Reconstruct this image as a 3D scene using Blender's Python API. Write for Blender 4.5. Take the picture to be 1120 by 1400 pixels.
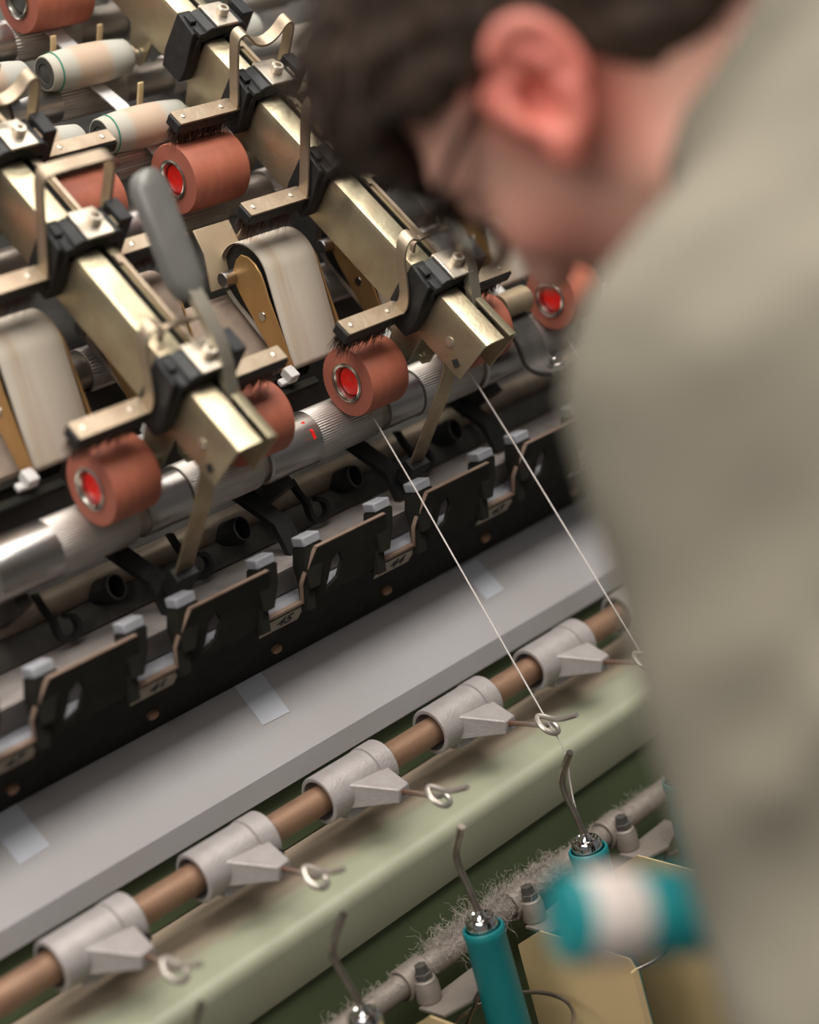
import bpy, bmesh, math, random
import numpy as np
from mathutils import Matrix, Vector
from mathutils.geometry import tessellate_polygon
for o in list(bpy.data.objects): bpy.data.objects.remove(o)
SC = bpy.context.scene
COL = SC.collection
PI = math.pi
H = 1.25                       # lens height above the floor (m); all (x, y, z) below are relative to the lens point
# ------------------------------------------------------------------ camera
cam = bpy.data.cameras.new('camera'); camo = bpy.data.objects.new('camera', cam); COL.objects.link(camo)
RC = np.array([[0.6863, 0.3402, -0.6429], [-0.6833, -0.0014, -0.7301], [-0.2493, 0.9404, 0.2315]])
_u, _s, _v = np.linalg.svd(RC); RC = _u @ _v
camo.matrix_world = Matrix([[*RC[0], 0], [*RC[1], 0], [*RC[2], H], [0, 0, 0, 1]])
cam.sensor_fit = 'VERTICAL'; cam.sensor_height = 36; cam.sensor_width = 28.8
cam.lens = 2400 / 1400 * 36
cam.clip_start = 0.02; cam.clip_end = 60
cam.dof.use_dof = True; cam.dof.focus_distance = 1.33; cam.dof.aperture_fstop = 2.3
SC.camera = camo
# ------------------------------------------------------------------ world, lamps, exposure
w = bpy.data.worlds.new('hall_air'); SC.world = w; w.use_nodes = True
w.node_tree.nodes['Background'].inputs[0].default_value = (0.93, 0.96, 1.0, 1)
w.node_tree.nodes['Background'].inputs[1].default_value = 0.15
def area(name, loc, rot, sx, sy, e, col=(1, 0.96, 0.90)):
    l = bpy.data.lights.new(name, 'AREA'); l.shape = 'RECTANGLE'; l.size = sx; l.size_y = sy; l.energy = e; l.color = col
    o = bpy.data.objects.new(name, l); COL.objects.link(o); o.location = loc; o.rotation_euler = rot
    return o
area('hall_or_fill_lamp', (0.6, -0.45, 3.3), (0, 0, 0), 3.2, 1.0, 125)
area('hall_or_fill_lamp', (0.6, 0.7, 3.3), (0, 0, 0), 3.2, 0.5, 55)
area('hall_or_fill_lamp', (0.6, 2.3, 3.3), (0, 0, 0), 3.2, 0.5, 40)
area('hall_or_fill_lamp', (-1.9, -0.4, 2.7), (0, math.radians(-38), 0), 0.9, 2.6, 52)  # unseen tilted side fill, added to brighten the face
vs = SC.view_settings; vs.view_transform = 'Standard'; vs.look = 'None'; vs.gamma = 1; vs.use_curve_mapping = False
vs.exposure = -0.06
# ------------------------------------------------------------------ materials
def mat(name, col, rough=0.5, metal=0.0, var=None, scale=40, amount=0.5, bump=0.0, bscale=200, var2=None, stretch=(1, 1, 1), sss=0, spec=None, coat=0, roughvar=0.0):
    m = bpy.data.materials.new(name); m.use_nodes = True
    nt = m.node_tree; N = nt.nodes; L = nt.links; b = N['Principled BSDF']
    b.inputs['Base Color'].default_value = (*col, 1); b.inputs['Roughness'].default_value = rough; b.inputs['Metallic'].default_value = metal
    if spec is not None: b.inputs['Specular IOR Level'].default_value = spec
    if coat: b.inputs['Coat Weight'].default_value = coat; b.inputs['Coat Roughness'].default_value = 0.1
    if sss:
        b.inputs['Subsurface Weight'].default_value = sss; b.inputs['Subsurface Radius'].default_value = (0.012, 0.004, 0.002); b.inputs['Subsurface Scale'].default_value = 0.6
    tc = N.new('ShaderNodeTexCoord'); mp = N.new('ShaderNodeMapping'); L.new(tc.outputs['Object'], mp.inputs[0]); mp.inputs['Scale'].default_value = stretch
    if var:
        n = N.new('ShaderNodeTexNoise'); L.new(mp.outputs[0], n.inputs['Vector']); n.inputs['Scale'].default_value = scale; n.inputs['Detail'].default_value = 5
        r = N.new('ShaderNodeValToRGB'); L.new(n.outputs[0], r.inputs[0])
        r.color_ramp.elements[0].position = 0.5 - 0.25 / max(amount, .05) * 0.5; r.color_ramp.elements[1].position = 0.5 + 0.25 / max(amount, .05) * 0.5
        r.color_ramp.elements[0].color = (*col, 1); r.color_ramp.elements[1].color = (*var, 1)
        if var2:
            e = r.color_ramp.elements.new(0.5); e.color = (*var2, 1)
        L.new(r.outputs[0], b.inputs['Base Color'])
        if roughvar:
            mr = N.new('ShaderNodeMapRange'); L.new(n.outputs[0], mr.inputs[0]); mr.inputs[3].default_value = rough - roughvar; mr.inputs[4].default_value = rough + roughvar
            L.new(mr.outputs[0], b.inputs['Roughness'])
    if bump:
        n2 = N.new('ShaderNodeTexNoise'); L.new(mp.outputs[0], n2.inputs['Vector']); n2.inputs['Scale'].default_value = bscale; n2.inputs['Detail'].default_value = 4
        bu = N.new('ShaderNodeBump'); L.new(n2.outputs[0], bu.inputs['Height']); bu.inputs['Strength'].default_value = bump; bu.inputs['Distance'].default_value = 0.001
        L.new(bu.outputs[0], b.inputs['Normal'])
    return m
M = {}
M['zinc'] = mat('yellow_zinc', (0.52, 0.45, 0.32), 0.38, 0.85, (0.33, 0.225, 0.155), 26, 0.40, 0.25, 300, (0.43, 0.37, 0.245), roughvar=0.1)
M['zincdull'] = mat('dull_zinc', (0.44, 0.36, 0.25), 0.45, 0.7, (0.30, 0.22, 0.14), 60, 0.5, 0.2, 400, roughvar=0.1)
M['strap'] = mat('strap_steel', (0.38, 0.31, 0.225), 0.42, 0.7, (0.26, 0.185, 0.125), 45, 0.5, 0.2, 300, roughvar=0.1)
M['plate'] = mat('nickel_plate', (0.62, 0.56, 0.47), 0.33, 0.8, (0.50, 0.42, 0.33), 90, 0.5, 0.1, 400)
M['blackpl'] = mat('black_plastic', (0.011, 0.011, 0.012), 0.5, 0, (0.022, 0.021, 0.020), 120, 0.6, 0.2, 300, spec=0.3)
M['rubber'] = mat('red_rubber', (0.43, 0.135, 0.078), 0.62, 0, (0.33, 0.095, 0.056), 35, 0.5, 0.25, 500, (0.37, 0.105, 0.06), stretch=(3, 1, 1))
M['redface'] = mat('red_rubber_end', (0.33, 0.095, 0.06), 0.7, 0, (0.28, 0.08, 0.05), 60, 0.5, 0.2, 600)
M['hub'] = mat('bright_red_hub', (0.85, 0.012, 0.006), 0.4, 0, (0.55, 0.01, 0.006), 300, 0.4)
M['darkhub'] = mat('dark_hub', (0.03, 0.028, 0.025), 0.6, 0, (0.07, 0.065, 0.055), 150, 0.5)
M['ring'] = mat('steel_ring', (0.5, 0.47, 0.42), 0.25, 1.0)
M['steel'] = mat('roller_steel', (0.56, 0.54, 0.53), 0.3, 1.0, (0.40, 0.36, 0.33), 30, 0.5, 0.15, 400, stretch=(0.4, 3, 3), roughvar=0.08)
M['flute'] = mat('fluted_steel', (0.60, 0.56, 0.52), 0.45, 0.9, (0.45, 0.40, 0.36), 60, 0.5, 0.1, 400, stretch=(0.3, 3, 3))
M['neck'] = mat('worn_roller_neck', (0.54, 0.50, 0.44), 0.45, 0.85, (0.33, 0.27, 0.22), 40, 0.5, 0.1, 300, stretch=(0.3, 2, 2), roughvar=0.1)
M['bristle'] = mat('brown_bristle', (0.085, 0.042, 0.028), 0.6, 0, (0.035, 0.02, 0.015), 400, 0.6)
M['gold'] = mat('gold_cradle', (0.50, 0.30, 0.12), 0.42, 0.6, (0.40, 0.22, 0.08), 40, 0.5, 0.1, 300)
M['gold2'] = mat('tan_sheet', (0.46, 0.36, 0.24), 0.5, 0.3, (0.38, 0.28, 0.18), 40, 0.5)
M['felt'] = mat('beige_apron', (0.50, 0.44, 0.36), 0.8, 0, (0.36, 0.25, 0.16), 28, 0.45, 0.3, 700, (0.46, 0.40, 0.33), stretch=(2.2, 0.12, 0.12))
M['feltb'] = mat('brown_apron', (0.34, 0.26, 0.20), 0.8, 0, (0.22, 0.155, 0.115), 50, 0.5, 0.4, 700)
M['white'] = mat('white_plastic', (0.52, 0.50, 0.48), 0.5, 0, (0.40, 0.375, 0.36), 90, 0.6)
M['frame'] = mat('grimy_frame', (0.030, 0.027, 0.023), 0.75, 0.1, (0.085, 0.075, 0.065), 35, 0.55, 0.5, 150)
M['dust'] = mat('dusty_shelf', (0.30, 0.262, 0.245), 0.95, 0, (0.12, 0.10, 0.09), 28, 0.45, 1.0, 120, (0.24, 0.21, 0.195))
M['railblk'] = mat('black_rail', (0.009, 0.009, 0.0075), 0.8, 0.0, (0.018, 0.016, 0.012), 60, 0.5, 0.3, 200, spec=0.12)
M['wornedge'] = mat('worn_edge', (0.26, 0.18, 0.135), 0.6, 0.2, (0.17, 0.11, 0.08), 60, 0.5)
M['cap'] = mat('grey_cap', (0.30, 0.30, 0.325), 0.6, 0, (0.21, 0.21, 0.225), 90, 0.5, 0.2, 300)
M['label'] = mat('number_plate', (0.34, 0.31, 0.25), 0.7, 0, (0.26, 0.22, 0.165), 70, 0.5)
M['ink'] = mat('black_ink', (0.012, 0.012, 0.012), 0.8)
M['panel'] = mat('grey_panel', (0.375, 0.358, 0.362), 0.62, 0, (0.325, 0.303, 0.298), 9, 0.45, 0.15, 900)
M['tape'] = mat('paper_tape', (0.47, 0.48, 0.525), 0.75)
M['olive'] = mat('pale_green_paint', (0.31, 0.315, 0.225), 0.5, 0, (0.28, 0.282, 0.20), 8, 0.5, 0.15, 500)
def peach_band(m):  # blends a noisy-edged peach tone in towards the back of the beam top
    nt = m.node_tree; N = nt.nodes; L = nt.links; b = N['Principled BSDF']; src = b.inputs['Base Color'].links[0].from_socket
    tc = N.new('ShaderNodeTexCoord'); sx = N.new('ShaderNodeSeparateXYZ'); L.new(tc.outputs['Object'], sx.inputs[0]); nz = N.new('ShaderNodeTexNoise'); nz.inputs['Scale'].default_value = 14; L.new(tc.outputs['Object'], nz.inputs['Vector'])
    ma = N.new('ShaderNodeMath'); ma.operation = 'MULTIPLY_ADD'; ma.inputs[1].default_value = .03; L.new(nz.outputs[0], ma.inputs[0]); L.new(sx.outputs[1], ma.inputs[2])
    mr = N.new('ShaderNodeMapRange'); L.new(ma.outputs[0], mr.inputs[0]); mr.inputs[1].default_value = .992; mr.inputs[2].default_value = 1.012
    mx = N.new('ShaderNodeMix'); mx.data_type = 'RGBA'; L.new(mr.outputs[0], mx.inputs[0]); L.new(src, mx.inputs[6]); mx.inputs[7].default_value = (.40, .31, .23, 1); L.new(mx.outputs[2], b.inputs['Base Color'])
peach_band(M['olive'])
M['green'] = mat('dark_green_paint', (0.066, 0.090, 0.040), 0.6, 0, (0.054, 0.072, 0.033), 10, 0.5, 0.15, 500)
M['rust'] = mat('rusty_rod', (0.235, 0.125, 0.074), 0.55, 0.4, (0.15, 0.075, 0.045), 50, 0.45, 0.3, 500, (0.25, 0.145, 0.09), stretch=(0.5, 1, 1))
M['rustwire'] = mat('rusty_wire', (0.20, 0.085, 0.04), 0.6, 0.4, (0.28, 0.16, 0.1), 90, 0.5)
M['cast'] = mat('cast_alloy', (0.385, 0.35, 0.34), 0.5, 0.25, (0.30, 0.268, 0.256), 60, 0.5, 0.5, 500)
M['chrome'] = mat('chrome', (0.72, 0.71, 0.70), 0.1, 1.0)
M['wire'] = mat('dark_chrome_wire', (0.45, 0.40, 0.35), 0.22, 0.9, (0.2, 0.16, 0.13), 80, 0.5)
M['teal'] = mat('teal_tube', (0.004, 0.175, 0.185), 0.45, 0, (0.003, 0.135, 0.145), 25, 0.5, 0.15, 400)
M['yarn'] = mat('offwhite_yarn', (0.62, 0.57, 0.54), 0.9, 0, (0.5, 0.44, 0.41), 120, 0.5, 0.6, 500)
M['yarn2'] = mat('wound_yarn', (0.50, 0.44, 0.41), 0.9, 0, (0.40, 0.34, 0.31), 120, 0.5, 0.6, 500)
M['rimgrey'] = mat('worn_rim', (0.10, 0.098, 0.095), 0.6)
M['pipe'] = mat('dusty_pipe', (0.26, 0.22, 0.19), 0.55, 0.4, (0.19, 0.16, 0.135), 60, 0.5, 0.4, 300)
M['lint'] = mat('grey_lint', (0.30, 0.26, 0.225), 0.95)
M['sep'] = mat('cream_separator', (0.62, 0.46, 0.245), 0.45, 0, (0.54, 0.395, 0.205), 15, 0.5, 0.1, 500)
M['brasspipe'] = mat('brown_duct', (0.36, 0.29, 0.22), 0.5, 0.5, (0.22, 0.17, 0.125), 40, 0.5, 0.2, 300)
M['lever'] = mat('grey_grip', (0.17, 0.165, 0.15), 0.35, 0.2, (0.13, 0.125, 0.115), 40, 0.5)
M['leverst'] = mat('lever_steel', (0.42, 0.38, 0.31), 0.35, 0.7, (0.31, 0.27, 0.21), 60, 0.5)
M['rov'] = mat('roving_fibre', (0.80, 0.78, 0.78), 0.7, 0, (0.68, 0.65, 0.64), 200, 0.5, stretch=(6, 0.5, 0.5))
M['floor'] = mat('hall_floor', (0.10, 0.10, 0.095), 0.6, 0, (0.075, 0.073, 0.07), 3, 0.5)
M['wall'] = mat('hall_wall', (0.36, 0.36, 0.34), 0.85, 0, (0.33, 0.33, 0.31), 2, 0.5)
M['hair'] = mat('dark_brown_hair', (0.058, 0.036, 0.024), 0.7, 0, (0.024, 0.015, 0.011), 60, 0.5, 0.4, 250, spec=0.25)
M['shirt'] = mat('olive_shirt', (0.170, 0.151, 0.114), 0.9, 0, (0.152, 0.134, 0.100), 14, 0.5, 0.5, 900)
M['trouser'] = mat('dark_trousers', (0.03, 0.032, 0.04), 0.9, 0, (0.022, 0.024, 0.03), 20, 0.5, 0.4, 700)
M['shoe'] = mat('dark_shoe', (0.02, 0.017, 0.015), 0.5)
M['tort'] = mat('dark_brown_acetate', (0.035, 0.012, 0.006), 0.25, 0, (0.015, 0.006, 0.004), 60, 0.5)
g = bpy.data.materials.new('spectacle_glass'); g.use_nodes = True; M['glass'] = g
b = g.node_tree.nodes['Principled BSDF']; b.inputs['Transmission Weight'].default_value = 1; b.inputs['Roughness'].default_value = 0.02; b.inputs['IOR'].default_value = 1.45
# skin: base tone with redder ears / cheeks from a colour attribute
sk = bpy.data.materials.new('skin'); sk.use_nodes = True; M['skin'] = sk
nt = sk.node_tree; b = nt.nodes['Principled BSDF']; at = nt.nodes.new('ShaderNodeAttribute'); at.attribute_name = 'flush'
mx = nt.nodes.new('ShaderNodeMix'); mx.data_type = 'RGBA'
mx.inputs[6].default_value = (0.64, 0.36, 0.275, 1); mx.inputs[7].default_value = (0.62, 0.18, 0.135, 1)
nt.links.new(at.outputs['Fac'], mx.inputs[0]); nt.links.new(mx.outputs[2], b.inputs['Base Color'])
b.inputs['Roughness'].default_value = 0.5; b.inputs['Subsurface Weight'].default_value = 0.15; b.inputs['Subsurface Radius'].default_value = (0.012, 0.004, 0.002); b.inputs['Subsurface Scale'].default_value = 0.5

# ------------------------------------------------------------------ mesh helpers
def link(name, me, m, parent=None, loc=None, rot=None, sharp=35, bevel=0):
    o = bpy.data.objects.new(name, me); COL.objects.link(o)
    if m is not None and not me.materials:
        for k in (m if isinstance(m, (list, tuple)) else [m]): me.materials.append(M[k])
    if parent: o.parent = parent
    if loc is not None: o.location = loc
    if rot is not None: o.rotation_euler = rot
    if bevel:
        md = o.modifiers.new('edge', 'BEVEL'); md.width = bevel; md.segments = 2; md.limit_method = 'ANGLE'; md.angle_limit = math.radians(40)
    return o
def finish(me, sharp=35):
    me.update()
    for p in me.polygons: p.use_smooth = True
    me.set_sharp_from_angle(angle=math.radians(sharp))
class MB:
    def __init__(s): s.v = []; s.f = []; s.mi = []
    def add(s, vs, fs, mi=0):
        n = len(s.v); s.v += [tuple(p) for p in vs]; s.f += [tuple(i + n for i in f) for f in fs]; s.mi += [mi] * len(fs); return s
    def box(s, c, d, R=None, mi=0, taper=None):
        vs = []
        for i in (-1, 1):
            for j in (-1, 1):
                for k in (-1, 1):
                    t = taper if (taper and k > 0) else (1, 1)
                    p = Vector((i * d[0] / 2 * t[0], j * d[1] / 2 * t[1], k * d[2] / 2))
                    if R is not None: p = R @ p
                    vs.append(p + Vector(c))
        return s.add(vs, [(0, 1, 3, 2), (4, 6, 7, 5), (0, 4, 5, 1), (2, 3, 7, 6), (0, 2, 6, 4), (1, 5, 7, 3)], mi)
    def lathe(s, prof, n=32, R=None, c=(0, 0, 0), mi=0, ax='x', closed=False):
        vs = []; fs = []
        for (a, r) in prof:
            for k in range(n):
                t = 2 * PI * k / n
                p = Vector((a, r * math.cos(t), r * math.sin(t))) if ax == 'x' else Vector((r * math.cos(t), r * math.sin(t), a))
                if R is not None: p = R @ p
                vs.append(p + Vector(c))
        m = len(prof)
        for i in range(m - 1):
            for k in range(n):
                q = (k + 1) % n; f = (i * n + k, (i + 1) * n + k, (i + 1) * n + q, i * n + q)
                fs.append(f if ax == 'x' else f[::-1])
        if not closed:
            if prof[0][1] > 1e-6: fs.append(tuple(range(n)) if ax == 'x' else tuple(range(n))[::-1])
            if prof[-1][1] > 1e-6: fs.append(tuple(range((m - 1) * n, m * n))[::-1] if ax == 'x' else tuple(range((m - 1) * n, m * n)))
        else:
            for k in range(n):
                q = (k + 1) % n; f = ((m - 1) * n + k, k, q, (m - 1) * n + q); fs.append(f if ax == 'x' else f[::-1])
        return s.add(vs, fs, mi)
    def tube(s, pts, r, n=10, mi=0, cap=True):
        pts = [Vector(p) for p in pts]; rs = r if isinstance(r, (list, tuple)) else [r] * len(pts)
        t0 = (pts[1] - pts[0]).normalized(); up = Vector((0, 0, 1)) if abs(t0.z) < 0.9 else Vector((1, 0, 0))
        nrm = t0.cross(up).normalized(); vs = []
        for i, p in enumerate(pts):
            t = ((pts[min(i + 1, len(pts) - 1)] - pts[max(i - 1, 0)])).normalized()
            nrm = (nrm - t * nrm.dot(t)).normalized(); bn = t.cross(nrm)
            for k in range(n):
                a = 2 * PI * k / n; vs.append(p + (nrm * math.cos(a) + bn * math.sin(a)) * rs[i])
        fs = [(i * n + k, i * n + (k + 1) % n, (i + 1) * n + (k + 1) % n, (i + 1) * n + k) for i in range(len(pts) - 1) for k in range(n)]
        if cap: fs += [tuple(range(n))[::-1], tuple(range((len(pts) - 1) * n, len(pts) * n))]
        return s.add(vs, fs, mi)
    def strap(s, pts, wdir, wd, th, mi=0):
        # flat strip swept along pts; wdir = width direction (constant)
        pts = [Vector(p) for p in pts]; W = Vector(wdir).normalized(); vs = []
        for i, p in enumerate(pts):
            t = (pts[min(i + 1, len(pts) - 1)] - pts[max(i - 1, 0)]).normalized(); nn = t.cross(W).normalized()
            k = 1.0
            if 0 < i < len(pts) - 1:
                a = (pts[i] - pts[i - 1]).normalized(); c = max(0.5, a.dot(t)); k = 1 / c
            for (u, v) in ((-1, -1), (1, -1), (1, 1), (-1, 1)): vs.append(p + W * (u * wd / 2) + nn * (v * th / 2 * k))
        fs = []
        for i in range(len(pts) - 1):
            for k in range(4): fs.append((i * 4 + k, i * 4 + (k + 1) % 4, (i + 1) * 4 + (k + 1) % 4, (i + 1) * 4 + k))
        fs += [(3, 2, 1, 0), tuple(range((len(pts) - 1) * 4, len(pts) * 4))]
        return s.add(vs, fs, mi)
    def prism(s, loops, f0, f1, mi=0):
        # loops: outer (+ holes) of 2-D points; f0/f1 map (u,v) -> 3-D for the two faces
        tri = tessellate_polygon([[Vector((u, v, 0)) for u, v in L] for L in loops])
        flat = [p for L in loops for p in L]; n = len(flat)
        vs = [f0(*p) for p in flat] + [f1(*p) for p in flat]; fs = []
        for a, b_, c in tri: fs += [(a, b_, c), (c + n, b_ + n, a + n)]
        k = 0
        for L in loops:
            m = len(L)
            for i in range(m): fs.append((k + i, k + i + n, k + (i + 1) % m + n, k + (i + 1) % m))
            k += m
        return s.add(vs, fs, mi)
    def mesh(s, name, sharp=35):
        me = bpy.data.meshes.new(name); me.from_pydata(s.v, [], s.f); me.update()
        bm = bmesh.new(); bm.from_mesh(me); bmesh.ops.recalc_face_normals(bm, faces=bm.faces); bm.to_mesh(me); bm.free()
        if any(s.mi): me.polygons.foreach_set('material_index', s.mi)
        finish(me, sharp); return me
    def obj(s, name, m, parent=None, loc=None, rot=None, sharp=35, bevel=0): return link(name, s.mesh(name, sharp), m, parent, loc, rot, sharp, bevel)
def smooth_path(pts, it=3):
    p = [np.array(q, float) for q in pts]
    for _ in range(it):
        q = [p[0]]
        for a, b_ in zip(p[:-1], p[1:]): q += [a * 0.75 + b_ * 0.25, a * 0.25 + b_ * 0.75]
        q.append(p[-1]); p = q
    return [tuple(x) for x in p]
def thing(name, label, cat, loc=(0, 0, 0), rot=(0, 0, 0), group=None):
    o = bpy.data.objects.new(name, None); COL.objects.link(o); o.empty_display_size = 0.02
    o.location = loc; o.rotation_euler = rot; tag(o, label, cat, group); return o
def tag(o, label, cat, group=None):
    o['label'] = label; o['category'] = cat
    if group: o['group'] = group
    return o
def V(x, y, z): return (x, y, z + H)       # lens-relative metres -> world
# drafting frame: local x = along machine, y = -s, z = n  (s runs down the 50 degree slope, n stands out of it), in mm
A50 = math.radians(50); DY, DZ = 0.994, -0.202
DROT = (A50, 0, 0)
def D(x, s, n):       # world position of a drafting point; x in m, s and n in mm
    c, sn = math.cos(A50), math.sin(A50)
    return (x, DY - s / 1000 * c - n / 1000 * sn, DZ - s / 1000 * sn + n / 1000 * c + H)
def P(x, s, n): return (x / 1000, -s / 1000, n / 1000)
def structure(o): o['kind'] = 'structure'; return o

# ------------------------------------------------------------------ room
structure(MB().box((0.8, 0.6, -0.02), (9, 9, 0.04)).obj('floor', 'floor'))
structure(MB().box((0.8, 5.0, 1.9), (9, 0.1, 3.8)).obj('wall_back', 'wall'))
structure(MB().box((5.25, 0.6, 1.9), (0.1, 8.7, 3.8)).obj('wall_right', 'wall'))

ORD = ['leftmost', 'middle', 'right-hand']
ARMX = [0.675, 0.915, 1.155]
X0, X1 = 0.08, 1.85            # extent of the long rails and shafts
# ------------------------------------------------------------------ machine base
base = thing('machine_frame', 'dark grimy frame of the spinning machine behind and under the rollers', 'frame', (0, 0, 0))
mb = MB()
def fr(n_s): return D(0, *n_s)
# sloping roller stand: sheet behind the rollers
pts = [(40, -150), (40, -120), (-560, -95), (-560, -150)]
mb.prism([pts], lambda u, v: (X0, D(0, u, v)[1], D(0, u, v)[2]), lambda u, v: (X1, D(0, u, v)[1], D(0, u, v)[2]))
mb.obj('sloping_bed', 'frame', base)
mb = MB(); mb.box(((X0 + X1) / 2, 1.30, 0.55), (X1 - X0, 0.40, 1.09)); mb.obj('pedestal', 'frame', base)
mb = MB(); mb.prism([[(1.010, -0.3175), (1.14, -0.302), (1.14, -0.38), (1.09, -0.39), (1.02, -0.336)]], lambda u, v: V(X0, u, v), lambda u, v: V(X1, u, v)); mb.obj('lint_shelf', 'dust', base)
mb = MB(); mb.prism([[(1.125, -0.302), (1.15, -0.302), (1.15, -0.20), (1.125, -0.20)]], lambda u, v: V(X0, u, v), lambda u, v: V(X1, u, v)); mb.obj('back_plate', 'frame', base)
# stands that carry the bottom rollers between the arms
for x in (0.555, 0.795, 1.035, 1.275):
    mb = MB(); mb.prism([[(28, -66), (10, -125), (-560, -100), (-560, -40), (-420, -38), (-60, -66)]], lambda u, v: D(x - .006, u, v), lambda u, v: D(x + .006, u, v)); mb.obj('roller_stand', 'frame', base)
# slanting black struts below the front roller
for x in (0.655, 0.775, 0.895, 1.015):
    mb = MB(); mb.strap([V(x - .012, 1.06, -.252), V(x + .008, 1.035, -.29), V(x + .012, 1.03, -.3215)], (1, 0, 0), .016, .006); mb.obj('strut', 'blackpl', base)

# ------------------------------------------------------------------ bottom rollers
def fluted(prof_r, x0, x1, nfl=44, depth=0.0005):
    mb = MB(); n = nfl * 4; vs = []; fs = []
    for x in (x0, x0 + 0.0006, x1 - 0.0006, x1):
        for k in range(n):
            t = 2 * PI * k / n; r = prof_r - (depth if k % 4 in (2, 3) else 0)
            if x in (x0, x1): r = prof_r - depth
            vs.append((x, r * math.cos(t), r * math.sin(t)))
    for i in range(3):
        for k in range(n): fs.append((i * n + k, (i + 1) * n + k, (i + 1) * n + (k + 1) % n, i * n + (k + 1) % n))
    fs += [tuple(range(n)), tuple(range(3 * n, 4 * n))[::-1]]
    return mb.add(vs, fs)
rowspec = [  # name, s, n, r_fluted, r_neck, label
    ('front', 4, -48, 0.0205, 0.0165, 'steel fluted roller shaft lowest of all, under the front red rollers'),
    ('apron', -118, -46, 0.017, 0.0135, 'steel knurled roller shaft running under the apron cradles'),
    ('middle', -206, -18, 0.0175, 0.0145, 'steel fluted roller shaft under the second row of red rollers'),
    ('cork', -270, -10, 0.0165, 0.0135, 'steel fluted roller shaft under the lower row of pale barrel rollers'),
    ('upper', -345, -12, 0.0165, 0.0135, 'steel fluted roller shaft under the upper row of pale barrel rollers'),
    ('rear', -414, -8, 0.0175, 0.0145, 'steel fluted roller shaft at the top under the uppermost red rollers')]
for nm, s, n, rf, rn, lab in rowspec:
    t = thing('bottom_roller', lab, 'roller', D(0, s, n), DROT, 'fluted bottom roller shafts')
    mb = MB(); mb.lathe([(X0, rn), (X1, rn)], 40); mb.obj('shaft', 'neck', t)
    me = None
    for ax in ARMX + [0.435]:
        for sg in (-1, 1):
            c = ax + sg * 0.058
            if me is None:
                fl = fluted(rf, -0.036, 0.030, 64 if nm == 'front' else 40, .0005 if nm == 'front' else .0008); me = fl.mesh('fluted_boss'); me.materials.append(M['flute'])
            o = bpy.data.objects.new('fluted_boss', me); COL.objects.link(o); o.parent = t; o.location = (c, 0, 0)
        # polished journal between two arms
        mb = MB(); e = .0012
        if nm == 'front':
            mb.lathe([(ax + .096, rf - .001), (ax + .0975, rf + .0006), (ax + .1475, rf + .0006), (ax + .1485, rf - .001)], 40)
            mb.obj('journal', 'steel', t); mb = MB(); mb.lathe([(ax - .018, rn), (ax - .0175, rf - .001), (ax + .020, rf - .001), (ax + .0205, rn)], 40)
        else:
            mb.lathe([(ax + .097, rn), (ax + .098, rf), (ax + .146, rf), (ax + .147, rn)], 32)
        mb.obj('journal', 'steel', t)
fr_roll = [o for o in COL.objects if o.name == 'bottom_roller'][0]
for pa, pb_ in (((0.8119, 0.0023, 0.021), (0.8145, -0.0077, 0.0197)), ((0.8145, -0.0077, 0.0197), (0.8145, -0.0129, 0.0168)), ((0.8062, -0.0115, 0.0177), (0.8092, -0.0115, 0.0177))):
    mb = MB(); mb.strap([pa, pb_], Vector((1, 0, 0)).cross(Vector((0, pa[1], pa[2]))) + Vector((1.2, 0, 0)), .0028, .0006); o = mb.obj('paint_mark', 'hub', fr_roll)
# ------------------------------------------------------------------ top rollers
def red_roller(r, L, hub=True):
    """pieces of a rubber covered top roller, axis x, outer face at -L/2"""
    h = L / 2
    cot = MB(); cot.lathe([(-h + .0006, r - .0006), (-h + .002, r), (h - .002, r), (h - .0006, r - .0006), (h, r * .5), (-h, r * .5)], 48, closed=True)
    # outer/inner end faces use second material
    cm = cot.mesh('rubber_cot'); 
    for p in cm.polygons:
        if abs(p.normal.x) > 0.8: p.material_index = 1
    rg = MB(); rg.lathe([(-h + .0015, r * .43), (-h - .0010, r * .465), (-h - .0018, r * .52), (-h - .001, r * .57), (-h + .004, r * .57), (-h + .004, r * .42)], 40, closed=True)
    hb = MB(); hb.lathe([(-h + .0035, 0), (-h + .0028, r * .10), (-h + .0026, r * .34), (-h + .0035, r * .40), (-h + .012, r * .425)], 32)
    core = MB(); core.lathe([(-h + .012, r * .44), (h, r * .44), (h + .001, r * .25), (h + .001, 0)], 28)
    return cm, rg.mesh('end_ring'), hb.mesh('hub'), core.mesh('core')
def put(me, name, m, parent, **k): return link(name, me, m, parent, **k)
RED = {k: red_roller(*v) for k, v in dict(front=(0.0272, 0.040), middle=(0.0275, 0.056), rear=(0.0275, 0.058)).items()}
def roller_thing(kind, ax, ai, side, s, n, xc, hubmat):
    word = {'front': 'lowest (front) row', 'middle': 'second row up', 'rear': 'topmost row'}[kind]
    sd = 'left' if side < 0 else 'right'
    lab = f"red rubber top roller, {word}, {sd} side of the {ORD[ai]} weighting arm"
    t = thing('rubber_roller', lab, 'roller', D(ax + side * xc, s, n), DROT, 'red rubber top rollers')
    cm, rg, hb, core = RED[kind]
    put(cm, 'rubber_cot', ['rubber', 'redface'], t); put(rg, 'end_ring', 'ring', t); put(hb, 'hub', hubmat, t); put(core, 'core', 'darkhub', t)
    L = {'front': .040, 'middle': .056, 'rear': .058}[kind]
    mb = MB(); mb.lathe([(-.018 if side > 0 else L / 2, .0055), (L / 2 + .0 if side > 0 else xc - .018, .0055)], 16)
    if side > 0:
        mb = MB(); mb.lathe([(-xc + .018, .0055), (-L / 2 + .001, .0055)], 16)
    mb.obj('axle', 'steel', t)
    return t
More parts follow.
